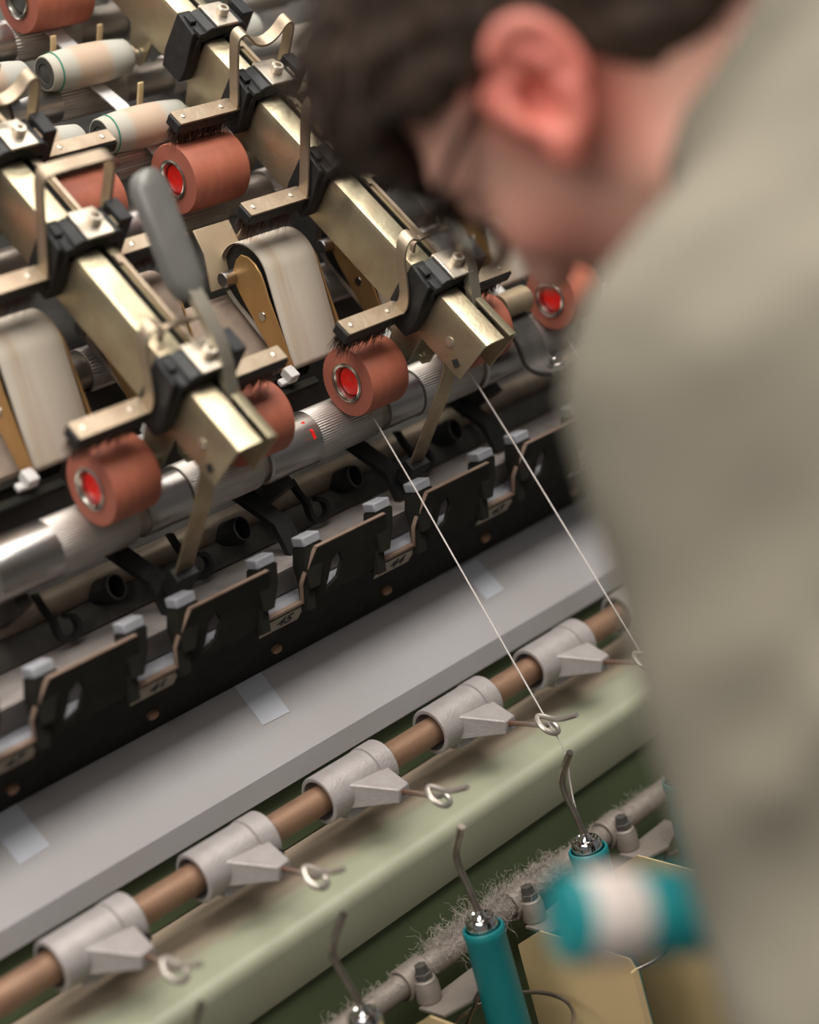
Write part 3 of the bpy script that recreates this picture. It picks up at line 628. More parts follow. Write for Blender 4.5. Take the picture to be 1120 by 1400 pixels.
# ------------------------------------------------------------------ grey cover panel and paper tabs
pan = thing('cover_panel', 'long grey sheet metal cover panel with a folded lower lip', 'panel', (0, 0, 0))
Pa, Pb, Pc = Vector(V(0, 1.070, -.3925)), Vector(V(0, 1.019, -.4560)), Vector(V(0, 1.021, -.4740))
mb = MB(); sec = [Pa, Pb, Pc, Pc + Vector((0, .0025, 0)), Pb + Vector((0, .003, -.001)), Pa + Vector((0, .002, -.003))]
mb.prism([[(p.y, p.z) for p in sec]], lambda u, v: (X0, u, v), lambda u, v: (X1, u, v)); mb.obj('sheet', 'panel', pan, sharp=15)
mb = MB(); mb.box((0.9, 1.078, -.3875 + H), (X1 - X0, .016, .010)); mb.obj('top_strip', 'railblk', pan)
pd = (Pb - Pa); pl = pd.length; pd.normalize(); pn = Vector((1, 0, 0)).cross(pd); pn = pn if pn.z > 0 else -pn
PM = Matrix((Vector((1, 0, 0)), -pd, pn)).transposed()
for x, a, sz, rz, wd in ((0.505, .018, (.026, .038), .05, 'lower left corner'), (0.729, .017, (.027, .040), -.04, 'middle of the strip'), (0.981, .019, (.023, .036), .03, 'right, beside the long thread')):
    o = MB().box((0, 0, 0), (sz[0], sz[1], .0004)).obj('paper_tab', 'tape')
    o.matrix_world = Matrix.Translation(Vector((x + .004, 0, 0)) + Pa + pd * (a + .011) + pn * .0004) @ PM.to_4x4() @ Matrix.Rotation(rz, 4, 'Z')
    tag(o, f'pale paper tape tab stuck on the grey panel, {wd}', 'paper', 'paper tabs on the panel')
# ------------------------------------------------------------------ green beam and body
beam = thing('green_beam', 'pale green painted machine beam with rounded front edge below the rod', 'beam', (0, 0, 0))
mb = MB(); rr = .009; cy, cz = .9435 + rr, -.5325 - rr
arc = [(cy + rr * math.cos(a), cz + rr * math.sin(a)) for a in [PI / 2 + .05 + (PI / 2 - .05) * i / 6 for i in range(7)]]
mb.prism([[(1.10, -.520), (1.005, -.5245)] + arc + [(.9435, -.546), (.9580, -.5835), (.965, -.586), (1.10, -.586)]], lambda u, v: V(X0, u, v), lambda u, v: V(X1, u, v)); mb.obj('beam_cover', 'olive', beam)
mb = MB(); mb.box(((X0 + X1) / 2, 1.03, -.586 - .322 + H), (X1 - X0, .134, .644)); mb.obj('lower_panel', 'green', beam)
mb = MB(); mb.prism([[(1.03, -.472), (1.034, -.472), (1.034, -.522), (1.03, -.522)]], lambda u, v: V(X0, u, v), lambda u, v: V(X1, u, v)); mb.obj('back_strip', 'green', beam)
# ------------------------------------------------------------------ guide rod and thread guides
RY, RZ = .985, -.4805
mb = MB(); mb.lathe([(X0, .0108), (X1, .0108)], 32, c=V(0, RY, RZ)); o = mb.obj('guide_rod', 'rust'); tag(o, 'rusty brown rod carrying the row of grey thread guides', 'rod')
GB = MB(); GB.lathe([(-.012, .0112), (-.013, .0148), (-.028, .0155), (-.028, .0180), (-.0272, .0187), (.020, .0187), (.0206, .0178), (.0214, .0187), (.0215, .0195), (.037, .0195), (.038, .0187), (.038, .0112)], 40, closed=True)
GB.box((.012, -.006, -.0155), (.050, .010, .010)); GBM = GB.mesh('barrel')
LG = MB(); A8 = [(-.016, -.010, .010), (.012, -.044, -.005), (.024, -.043, -.005), (.030, -.010, .006)]
LG.add(A8 + [(-.014, -.012, -.012), (.012, -.042, -.016), (.024, -.041, -.016), (.030, -.010, -.014)], [(0, 1, 2, 3), (7, 6, 5, 4), (0, 4, 5, 1), (1, 5, 6, 2), (2, 6, 7, 3), (3, 7, 4, 0)]); LGM = LG.mesh('lug')
WR = MB(); eye = [(.0062 * math.cos(a), -.1005 + .0062 * math.sin(a), .001 + .0012 * i / 6) for i, a in enumerate([-1.9 - 0.62 * k for k in range(9)])]
WR.tube(smooth_path([(.018, -.036, -.010), (.014, -.060, -.006), (.006, -.086, -.0015), (.0055, -.094, -.0005)] + [(.0068 * math.cos(a), -.101 + .0068 * math.sin(a), .0005 + .0007 * i + .0055 * math.sin(a)) for i, a in enumerate([0.2 - .6 * k for k in range(9)])] + [(.002, -.109, .007), (.001, -.120, .010), (0, -.133, .0145)], 2), .0021, 8); WRM = WR.mesh('wire_hook')
for me, k in ((GBM, 'cast'), (LGM, 'cast')): me.materials.append(M[k])
gx = bpy.data.materials.new('guide_wire'); gx.use_nodes = True
nt = gx.node_tree; b = nt.nodes['Principled BSDF']; tc = nt.nodes.new('ShaderNodeTexCoord'); sx = nt.nodes.new('ShaderNodeSeparateXYZ'); cr = nt.nodes.new('ShaderNodeValToRGB'); mr = nt.nodes.new('ShaderNodeMapRange')
nt.links.new(tc.outputs['Object'], sx.inputs[0]); nt.links.new(sx.outputs[1], mr.inputs[0]); mr.inputs[1].default_value = -.036; mr.inputs[2].default_value = -.098; nt.links.new(mr.outputs[0], cr.inputs[0]); nt.links.new(cr.outputs[0], b.inputs['Base Color'])
cr.color_ramp.elements[0].color = (.22, .085, .035, 1); cr.color_ramp.elements[1].color = (.46, .41, .36, 1); b.inputs['Metallic'].default_value = .7; b.inputs['Roughness'].default_value = .3
WRM.materials.append(gx)
gw = ['at the lower left corner', 'second from the left', 'third from the left, middle of the rod', 'fourth from left, holding the long thread', 'fifth from the left, next to the shirt', 'last one, mostly hidden by the shirt']
for i, x in enumerate([.497, .617, .737, .857, .977, 1.097]):
    t = thing('thread_guide', f"grey cast thread guide on the rusty rod, {gw[i]}", 'guide', V(x, RY, RZ), (0, 0, 0), 'thread guides on the rod')
    put(GBM, 'barrel', None, t, bevel=0); put(LGM, 'lug', None, t, bevel=.001); put(WRM, 'wire_hook', None, t)
    mb = MB(); mb.lathe([(-.0012, .0), (-.0012, .0042), (.001, .0046)], 16, R=Matrix.Rotation(PI / 2, 3, 'Z'), c=(.033, -.0185, -.010)); mb.obj('screw_hole', 'ink', t)
# ------------------------------------------------------------------ threads
def thread(pts, label):
    mb = MB(); mb.tube(smooth_path([V(*p) for p in pts], 1), .00068, 6); o = mb.obj('yarn_thread', 'yarn'); tag(o, label, 'thread', 'white yarn threads')
thread([(.868, 1.004, -.2315), (.8665, .9945, -.2365), (.857, .8875, -.4655), (.857, .882, -.4765), (.858, .873, -.500), (.860, .880, -.530), (.857, .8775, -.557)], 'taut white thread from the middle front red roller down to a wire hook')
thread([(.980, 1.003, -.232), (.979, .9945, -.237), (.977, .8875, -.4655), (.977, .882, -.4765), (.977, .874, -.50)], 'taut white thread on the right that runs down behind the shirt')
thread([(1.102, 1.006, -.232), (1.1, .9945, -.24), (1.097, .8875, -.4655)], 'short white thread below the red roller beside the chin')
# ------------------------------------------------------------------ spindles, tubes, rings, separators
SY = .875
CAPM = MB(); CAPM.lathe([(-.240, .006), (-.016, .006), (-.016, .0112), (-.010, .0112), (-.0090, .0100), (-.0085, .0110), (-.005, .0117), (-.001, .0118), (.0022, .0112), (.0040, .0100), (.0044, .0088), (.0036, .0074), (.0038, .0058), (.0060, .0042), (.0090, .0032), (.0090, 0)], 32, ax='z')
cm = CAPM.mesh('spindle_cap', 30)
for p in cm.polygons:
    if p.center.z < -.0088: p.material_index = 1
TB = MB(); TB.lathe([(0, .0132), (0, .0146), (-.001, .0153), (-.006, .0153), (-.0075, .0149), (-.22, .0172), (-.22, .0150), (-.01, .0132)], 48, ax='z', closed=True); TBM = TB.mesh('tube_wall', 40)
WD = MB(); WD.lathe([(-.030, .0154), (-.050, .0163), (-.075, .0170), (-.11, .0176), (-.17, .0180), (-.19, .0174)], 48, ax='z'); WDM = WD.mesh('winding')
HK = MB(); HK.tube(smooth_path([(0, 0, 0), (0, .004, .018), (0, .0085, .036), (.001, .0085, .046), (.0005, 0, .060), (0, -.006, .068)], 3), [.0026] * 2 + [.0026] * 39 if False else .0027, 12); HKM = HK.mesh('hook_rod')
sw = ['partly cut off at the bottom edge', 'at the bottom centre', 'threaded, behind the blurred held tube', 'half hidden by the shirt', 'only its tip showing, lower left']
for i, x in enumerate([.617, .737, .857, .977, .497]):
    if 0 < i < 4:
        t = thing('yarn_tube', f"teal green yarn tube on its spindle, {['', 'nearest, at the bottom centre', 'second, right behind the blurred held tube', 'last on the right, half hidden by the shirt'][i]}", 'tube', V(x, SY, -.5785), (0, 0, 0), 'teal tubes on the spindles')
        put(TBM, 'tube_wall', 'teal', t)
    t = thing('spindle', f"chrome topped spindle with a bent hook rod, {sw[i]}", 'spindle', V(x, SY, -.5745 if i else -.580), (0, 0, 0), 'hooked spindles')
    put(cm, 'spindle_cap', ['chrome', 'blackpl'], t); put(HKM, 'hook_rod', 'wire', t, loc=(0, 0, .008), rot=(0, 0, [.9, .0, .15, 0, .5][i]))
rw = ['at the bottom left, cut off by the edge', 'around the bottom centre teal tube', 'below the blurred held tube', 'hidden at the right']
RG = MB(); RG.tube([(.047 * math.cos(a), .047 * math.sin(a), 0) for a in [math.radians(110) - math.radians(310) * k / 40 for k in range(41)]] + [(.022, .050, .004)], .0016, 8); RGM = RG.mesh('balloon_ring')
for i, x in enumerate([.617, .737, .857, .977]):
    o = put(RGM, 'balloon_ring', 'wire', None, loc=V(x, SY, -.661)); tag(o, f"thin wire balloon ring {rw[i]}", 'ring', 'wire balloon rings')
SPm = MB(); o_ = [(.9115, -.634), (.884, -.6170), (.876, -.6175), (.80, -.6235), (.7965, -.630), (.793, -.82), (.9115, -.82)]
SPm.prism([o_], lambda u, v: (-.0006, u, v), lambda u, v: (.0006, u, v)); SPm.prism([[(.7965, -.630), (.793, -.82), (.7915, -.82), (.795, -.630)]], lambda u, v: (-.006, u, v), lambda u, v: (.0006, u, v))
SPM = SPm.mesh('separator')
for i, x in enumerate([.677, .797, .917, 1.037]):
    o = put(SPM, 'separator_plate', 'sep', None, loc=(x, 0, H)); tag(o, f"cream sheet metal separator plate {['at the bottom edge, just its top showing', 'right of the bottom centre teal tube', 'below the blurred held tube, to the right', 'behind the shirt at lower right'][i]}", 'separator', 'cream separators')
PY, PZ = .932, -.6155
mb = MB(); mb.lathe([(X0, .0095), (X1, .0095)], 24, c=V(0, PY, PZ)); o = mb.obj('lint_pipe', 'pipe'); tag(o, 'dusty grey pipe behind the teal tubes, fuzzy with lint', 'pipe')
CL = MB(); CL.lathe([(-.012, .0098), (-.012, .0128), (.012, .0128), (.012, .0098)], 28, closed=True); CL.lathe([(-.014, .0095), (.000, .0095), (.002, .0085), (.0035, .0085), (.0040, 0)], 20, ax='z', c=(0, -.014, 0)); CL.box((0, -.008, -.006), (.016, .012, .012)); CLM = CL.mesh('collar'); CLM.materials.append(M['pipe'])
BK = MB(); BK.prism([[(-.012, -.014), (.050, -.014), (.050, -.030), (.012, -.046), (-.012, -.040)]], lambda u, v: (u, v, -.016), lambda u, v: (u, v, -.014)); BKM = BK.mesh('bracket_plate'); BKM.materials.append(M['pipe'])
BO = MB(); BO.lathe([(0, .0068), (.004, .0068), (.0045, .0052), (.0105, .0048), (.011, 0)], 6, ax='z'); BOM = BO.mesh('bolt', 20); BOM.materials.append(M['frame'])
for i, x in enumerate([.587, .707, .826, .944]):
    t = thing('pipe_clamp', f"dusty pipe clamp with a dark bolt {['at the bottom left edge', 'left of the bottom centre teal tube', 'between the two teal tubes, buried in lint', 'at the right beside the shirt'][i]}", 'clamp', V(x, PY, PZ), (0, 0, 0), 'clamps on the pipe')
    put(CLM, 'collar', None, t, bevel=.001); put(BKM, 'bracket_plate', None, t); put(BOM, 'bolt', None, t, loc=(0, -.014, .004))
# lint fluff along the pipe
rnd = random.Random(8)
mb = MB()
def fluff(n, xr, amp, base_c):
    for i in range(n):
        x = rnd.uniform(*xr); a = rnd.uniform(-.6, PI * .9); p0 = np.array([x, base_c[0] + .0095 * math.cos(a) * rnd.uniform(.9, 1.1), base_c[1] + .0095 * math.sin(a)])
        dr = np.array([rnd.gauss(0, 1), rnd.gauss(0, 1), rnd.gauss(.1, .6)]); dr /= np.linalg.norm(dr); pts = [p0]; l = amp * rnd.uniform(.4, 1.3)
        for k in range(7):
            dr = dr + np.array([rnd.gauss(0, .95) for _ in range(3)]); dr /= np.linalg.norm(dr); pts.append(pts[-1] + dr * l / 6)
        mb.tube([V(*p) for p in pts], .00011, 3, cap=False)
fluff(1700, (.735, .83), .020, (PY, PZ)); fluff(900, (.83, .88), .016, (PY, PZ)); fluff(500, (.62, .74), .010, (PY, PZ)); fluff(400, (.88, 1.0), .010, (PY, PZ))
o = mb.obj('lint_fluff', 'lint'); o['kind'] = 'stuff'; tag(o, 'grey matted lint fluff clinging to the pipe between the teal tubes', 'lint')
# spindle rail that carries the spindles (below the picture)
sr = thing('spindle_rail', 'dark green rail that carries the spindles below the tubes', 'rail', (0, 0, 0))
mb = MB(); mb.box((.9, SY, -.83 + H), (X1 - X0, .12, .03)); mb.obj('rail_bar', 'green', sr)
for x in (X0 + .05, X1 - .05): MB().box((x, SY, (-.845 + H) / 2), (.06, .08, -.845 + H)).obj('rail_leg', 'green', sr)
# ------------------------------------------------------------------ person (implicit surfaces -> meshes)
def smin(a, b, k):
    h = np.clip(0.5 + 0.5 * (b - a) / k, 0, 1); return b + (a - b) * h - k * h * (1 - h)
def smax(a, b, k): return -smin(-a, -b, k)
def capsule(p, a, b, ra, rb):
    a = np.array(a, np.float32); b = np.array(b, np.float32); ab = b - a
    t = np.clip(((p - a) @ ab) / (ab @ ab), 0, 1); d = p - a - t[..., None] * ab
    return np.sqrt((d * d).sum(-1)) - (ra + (rb - ra) * t)
def ellip(p, c, R, r):
    q = ((p - np.array(c, np.float32)) @ np.array(R, np.float32)) / np.array(r, np.float32); k = np.sqrt((q * q).sum(-1)) + 1e-9
    k2 = np.sqrt(((q / np.array(r, np.float32)) ** 2).sum(-1)) + 1e-9
    return k * (k - 1) / k2
def surface_nets(f, lo, hi, h):
    ax = [np.arange(lo[i], hi[i] + h, h, dtype=np.float32) for i in range(3)]
    G = np.stack(np.meshgrid(*ax, indexing='ij'), -1); S = f(G.reshape(-1, 3)).reshape(G.shape[:3]).astype(np.float32)
    n = np.array(S.shape); ins = S < 0
    acc = np.zeros((*(n - 1), 3), np.float32); cnt = np.zeros(n - 1, np.float32)
    cor = [(i, j, k) for i in (0, 1) for j in (0, 1) for k in (0, 1)]
    def sl(c): return tuple(slice(c[a], n[a] - 1 + c[a]) for a in range(3))
    for i, ca in enumerate(cor):
        for cb in cor[i + 1:]:
            if sum(abs(ca[a] - cb[a]) for a in range(3)) != 1: continue
            sa, sb = S[sl(ca)], S[sl(cb)]; cr = (sa < 0) != (sb < 0); t = np.where(cr, sa / np.where(cr, sa - sb, 1), 0)
            cnt += cr
            for a in range(3): acc[..., a] += np.where(cr, ca[a] + t * (cb[a] - ca[a]), 0)
    act = cnt > 0; idx = -np.ones(n - 1, np.int64); idx[act] = np.arange(act.sum())
    base_ = np.argwhere(act).astype(np.float32); v = (base_ + acc[act] / cnt[act][:, None]) * h + np.array(lo, np.float32)
    quads = []
    for a in range(3):
        b, c = (a + 1) % 3, (a + 2) % 3
        s0 = [slice(1, n[k] - 1) for k in range(3)]; s0[a] = slice(0, n[a] - 1); s1 = list(s0); s1[a] = slice(1, n[a])
        A, B = ins[tuple(s0)], ins[tuple(s1)]; cr = np.argwhere(A != B)
        if not len(cr): continue
        off = np.array([1, 1, 1]); off[a] = 0; cell = cr + off; inside = A[tuple(cr.T)]
        def cid(db, dc):
            q = cell.copy(); q[:, b] -= db; q[:, c] -= dc; return idx[tuple(q.T)]
        q = np.stack([cid(0, 0), cid(1, 0), cid(1, 1), cid(0, 1)], 1); q[~inside] = q[~inside][:, ::-1]; quads.append(q)
    return v, np.concatenate(quads)
def net_mesh(name, f, lo, hi, h, add=None):
    v, q = surface_nets(f, lo, hi, h); v = v + np.array([0, 0, H], np.float32)
    me = bpy.data.meshes.new(name); me.from_pydata(v.tolist(), [], q.tolist()); me.update()
    me.polygons.foreach_set('use_smooth', [True] * len(me.polygons)); return me
def join_meshes(name, ms):
    bm = bmesh.new()
    for m in ms: bm.from_mesh(m)
    me = bpy.data.meshes.new(name); bm.to_mesh(me); bm.free(); me.polygons.foreach_set('use_smooth', [True] * len(me.polygons)); return me
def nrmz(a): a = np.array(a, float); return a / np.linalg.norm(a)
# head frame (world axes): F looks out of the face, U to the crown, L to the person's left
F_ = nrmz([-0.07, 0.71, -0.70]); U_ = np.array([-0.31, 0.65, 0.69]); U_ = nrmz(U_ - F_ * (U_ @ F_)); L_h = np.cross(U_, F_)
HC = np.array([0.6655, 0.5405, -0.0115])
RH = np.stack([F_, U_, L_h], 1)
def hd(f, u, l): return HC + F_ * f + U_ * u + L_h * l
NB = np.array([0.722, 0.462, -0.050])            # base of the neck
SHL = np.array([0.545, 0.409, -0.148]); ELL = np.array([0.462, 0.335, -0.415]); WRL = np.array([0.475, 0.500, -0.600])
SHR = np.array([0.925, 0.455, -0.150]); ELR = np.array([0.830, 0.470, -0.450]); WRR = np.array([0.5865, 0.4367, -0.3933])
CH = np.array([0.745, 0.360, -0.230]); PEL = np.array([0.765, 0.130, -0.440])
HPL = np.array([0.675, 0.110, -0.460]); HPR = np.array([0.855, 0.110, -0.460])
KNL = np.array([0.660, 0.190, -0.800]); KNR = np.array([0.880, 0.190, -0.800])
ANL = np.array([0.650, 0.130, -1.160]); ANR = np.array([0.890, 0.130, -1.160])
def head_sdf(p):
    d = ellip(p, hd(-.012, .035, 0), RH, (.099, .092, .076))
    d = smin(d, ellip(p, hd(.030, -.025, 0), RH, (.064, .085, .062)), .03)
    d = smin(d, capsule(p, hd(.070, -.100, 0), hd(.074, -.100, 0), .024, .022), .035)            # chin
    for s in (-1, 1):
        d = smin(d, capsule(p, hd(.000, -.068, s * .052), hd(.062, -.100, s * .018), .018, .020), .03)   # jaw
        d = smin(d, ellip(p, hd(.062, -.018, s * .046), RH, (.022, .020, .020)), .02)              # cheekbone
        d = smax(d, -ellip(p, hd(.094, .012, s * .033), RH, (.016, .013, .020)), .015)             # eye socket
        d = smin(d, ellip(p, hd(.078, .012, s * .032), RH, (.013, .012, .013)), .004)              # eyeball
        d = smin(d, capsule(p, hd(.082, .030, s * .012), hd(.070, .032, s * .050), .009, .008), .015)
    d = smin(d, capsule(p, hd(.086, .014, 0), hd(.110, -.026, 0), .007, .013), .012)             # nose
    d = smin(d, ellip(p, hd(.094, -.060, 0), RH, (.012, .008, .024)), .008)                      # lips
    d = smax(d, -ellip(p, hd(.106, -.060, 0), RH, (.006, .0015, .022)), .003)
    return d
def hand_sdf(d, p, wr, ax, palm, side, curl, k=.006, spread=.3):
    """five finger hand: ax = pointing direction, palm = palm normal, side = towards the thumb"""
    ax = nrmz(ax); palm = nrmz(np.array(palm) - ax * (np.dot(palm, ax))); side = nrmz(np.cross(ax, palm)) * (1 if np.dot(np.cross(ax, palm), side) > 0 else -1)
    d = smin(d, ellip(p, wr + ax * .050, np.stack([ax, side, palm], 1), (.052, .042, .016)), .012)
    d = smin(d, capsule(p, wr - ax * .01, wr + ax * .03, .025, .028), .02)
    for i, (o, ln) in enumerate(((.030, .070), (.010, .078), (-.010, .073), (-.029, .058))):
        b0 = wr + ax * .092 + side * o - palm * .002; dr = nrmz(ax + side * (o * spread * 3)); a = 0; seg = [.45, .32, .23]; f = smin_first = None
        for j in range(3):
            a += curl[j]; v = dr * math.cos(a) + palm * math.sin(a); b1 = b0 + v * ln * seg[j]
            c = capsule(p, b0, b1, .0092 - .0009 * j, .0085 - .0010 * j); f = c if f is None else smin(f, c, .003); b0 = b1
        d = smin(d, f, k)
    t0 = wr + ax * .028 + side * .030; t1 = t0 + ax * .026 + side * .022 + palm * .014; t2 = t1 + ax * .026 + side * .004 + palm * .016; t3 = t2 + ax * .020 - side * .006 + palm * .012
    for a_, b_, r0, r1 in ((t0, t1, .014, .0115), (t1, t2, .0112, .0105), (t2, t3, .0102, .0085)): d = smin(d, capsule(p, a_, b_, r0, r1), k)
    return d
TUBE0 = np.array([0.5015, 0.4067, -0.3483]); TUBE1 = np.array([0.4115, 0.443, -0.3108])      # held tube: in-hand end, free end
TAX = nrmz(TUBE1 - TUBE0)
def body_sdf(p):
    d = capsule(p, hd(-.035, -.035, 0), NB, .056, .060); d = smin(d, capsule(p, NB, CH, .07, .11), .05)
    d = smin(d, capsule(p, CH, PEL, .125, .125), .05)
    d = smin(d, capsule(p, SHL + (SHR - SHL) * .12, SHR - (SHR - SHL) * .12, .055, .055), .05)
    for S, E, W in ((SHL, ELL, WRL), (SHR, ELR, WRR)):
        d = smin(d, capsule(p, S, E, .040, .033), .03); d = smin(d, capsule(p, E, W, .040, .026), .02)
    for Hp, K, A in ((HPL, KNL, ANL), (HPR, KNR, ANR)):
        d = smin(d, capsule(p, Hp, K, .085, .055), .05); d = smin(d, capsule(p, K, A, .055, .036), .03)
    d = hand_sdf(d, p, WRL, WRL - ELL, [1, 0.2, 0.4], [0, 1, .3], (.35, .5, .4))
    return d
def upper_sdf(p): return smin(head_sdf(p), smin(capsule(p, hd(-.040, -.030, 0), NB, .055, .060), capsule(p, NB, CH, .07, .11), .05), .035)
me_head = net_mesh('head', lambda p: upper_sdf(p), HC - [.17, .20, .19], HC + [.17, .17, .17], .0038)
me_body = net_mesh('body', body_sdf, [.36, -.06, -1.23], [1.06, .62, .02], .0085)
RHAND_AX = nrmz(WRR - ELR)
def rhand(p):
    d = capsule(p, ELR + (WRR - ELR) * .8, WRR, .028, .025)
    palm = nrmz(TUBE0 + TAX * .0 - (WRR + RHAND_AX * .07)); return hand_sdf(d, p, WRR, RHAND_AX, palm, TAX, (.9, 1.0, .8))
me_hand = net_mesh('hand', rhand, WRR - [.17, .13, .12], WRR + [.10, .13, .14], .0032)
# ear (left and right): rim, lobe, bowl
def ear_mesh(s):
    e = nrmz(-U_ * .86 + F_ * .51)       # top -> lobe direction
    bk = nrmz(-F_ - e * np.dot(-F_, e)); out = nrmz(L_h * s * .80 + bk * .55); bk = nrmz(bk - out * np.dot(bk, out))
    c = hd(-.006, .003, s * .0835)
    def q(u, v, w_): return c - e * u + bk * v + out * w_      # u up, v back, w out
    def f(p):
        d = None; pts = []
        for i in range(25):
            a = math.radians(-150 + 285 * i / 24); pts.append(q(.004 + .027 * math.sin(a) if True else 0, .004 + .0165 * math.cos(a) * (1 if math.sin(a) > -.3 else .75), .006 + .004 * math.cos(a)))
        for a_, b_ in zip(pts[:-1], pts[1:]):
            k = capsule(p, a_, b_, .0046, .0046); d = k if d is None else smin(d, k, .002)
        d = smin(d, ellip(p, q(.002, .002, .000), np.stack([e, bk, out], 1), (.027, .017, .0045)), .004)
        ah = [q(.020, .004, .006), q(.010, .011, .007), q(-.004, .011, .007), q(-.014, .006, .006)]
        for a_, b_ in zip(ah[:-1], ah[1:]): d = smin(d, capsule(p, a_, b_, .0040, .0040), .004)
        d = smin(d, ellip(p, q(-.026, -.001, .004), np.stack([e, bk, out], 1), (.010, .0085, .0050)), .006)
        d = smin(d, capsule(p, q(-.002, -.013, .002), q(-.010, -.011, .004), .0042, .0040), .004)
        d = smin(d, capsule(p, q(.004, -.010, -.012), q(-.004, -.004, -.010), .012, .012), .008)
        d = smax(d, -ellip(p, q(-.001, -.001, .0065), np.stack([e, bk, out], 1), (.011, .0080, .0110)), .003)
        return d
    return net_mesh('ear', f, c - .048, c + .048, .0019)
me_ear = [ear_mesh(s) for s in (1, -1)]
man = thing('person', 'person in an olive shirt and glasses bending over the machine to look down', 'person', (0.77, 0.15, 0))
def pchild(name, me, m):
    o = link(name, me, m); o.parent = man; o.matrix_parent_inverse = Matrix.Translation(Vector((-.77, -.15, 0))); return o
bodym = join_meshes('body', [me_body, me_head, me_hand] + me_ear)
nv = len(bodym.vertices); co = np.zeros(nv * 3, np.float32); bodym.vertices.foreach_get('co', co); co = co.reshape(-1, 3) - np.array([0, 0, H], np.float32)
rel = (co - HC) @ RH; fl = np.zeros(nv, np.float32)
ear_d = np.minimum(np.abs(rel[:, 2] - .083), np.abs(rel[:, 2] + .083)); 
fl = np.clip(1.75 - np.sqrt(((rel[:, 0] + .008) / .034) ** 2 + ((rel[:, 1] - .003) / .042) ** 2 + (ear_d / .022) ** 2), 0, 1)
fl = np.maximum(fl * 1.0, .55 * np.exp(-(((rel[:, 0] - .065) / .035) ** 2 + ((rel[:, 1] + .035) / .04) ** 2)))
fl = np.maximum(fl, .12)
at = bodym.attributes.new('flush', 'FLOAT', 'POINT'); at.data.foreach_set('value', fl.astype(np.float32))
pchild('body', bodym, 'skin')
# hair: clumpy cap with a fringe, cut short round the ears and nape
def vnoise(p, s, seed):
    q = p * s + seed; return np.sin(q[:, 0] * 1.7 + 1.3 * np.sin(q[:, 1] * 1.1 + seed)) * np.sin(q[:, 1] * 1.9 + 1.1 * np.sin(q[:, 2] * 1.3)) * np.sin(q[:, 2] * 1.5 + 1.2 * np.sin(q[:, 0] * 0.9 + seed))
def hair_sdf(p):
    r = (p - HC) @ RH; f, u, l = r[:, 0], r[:, 1], r[:, 2]
    d = ellip(p, hd(-.010, .040, 0), RH, (.116, .106, .084))
    d = smin(d, ellip(p, hd(.062, .085, 0), RH, (.048, .040, .062)), .03)           # fuller fringe
    d = smin(d, ellip(p, hd(-.060, -.024, 0), RH, (.068, .058, .066)), .02)          # nape
    d = d - .004 * vnoise(r, 75, 2.0) - .002 * vnoise(r, 160, 5.0)
    al = np.abs(l)
    # lower boundary of the hair: over the forehead in front, sideburn before the ear, round the ear, nape
    line = np.interp(f, [-.12, -.037, -.024, -.015, .004, .012, .029, .045, .0515, .064, .083, .12], [-.050, -.048, .006, .024, .032, .034, .039, .050, .062, .063, .046, .026])
    cut = line - u + .004 * vnoise(r, 120, 9.0)
    d = smax(d, cut, .008)
    d = smax(d, -(ellip(p, hd(-.012, .030, 0), RH, (.094, .088, .072))), .002)
    return d
hm = net_mesh('hair', hair_sdf, HC - [.19, .19, .19], HC + [.19, .21, .22], .0036)
pchild('hair', hm, 'hair')
rnd = random.Random(21); mb = MB()
hv = np.zeros(len(hm.vertices) * 3, np.float32); hm.vertices.foreach_get('co', hv); hv = hv.reshape(-1, 3); hn = np.zeros(len(hm.vertices) * 3, np.float32); hm.vertices.foreach_get('normal', hn); hn = hn.reshape(-1, 3)
crown = hd(-.055, .125, 0) + [0, 0, H]
for i in range(1000):
    k = rnd.randrange(len(hv)); p0 = hv[k]; nn_ = hn[k]; r = (p0 - [0, 0, H] - HC) @ RH
    if np.linalg.norm((r - [-.01, .04, 0]) / [.1, .09, .075]) < 1.02 or r[1] < (.085 if r[0] > -.03 else .03) and abs(r[2]) > .03: continue
    t = p0 - crown; t = t - nn_ * np.dot(t, nn_); t = nrmz(t + np.array([rnd.gauss(0, .02) for _ in range(3)])); ln = rnd.uniform(.018, .036)
    pts = [p0 - nn_ * .002, p0 + t * ln * .4 + nn_ * .0032, p0 + t * ln * .8 + nn_ * .002, p0 + t * ln - nn_ * .001]
    mb.tube(pts, [.0008, .0016, .0012, .0003], 4, cap=False)
o = mb.obj('hair_locks', 'hair'); o.parent = man; o.matrix_parent_inverse = Matrix.Translation(Vector((-.77, -.15, 0))); o['kind'] = 'stuff'
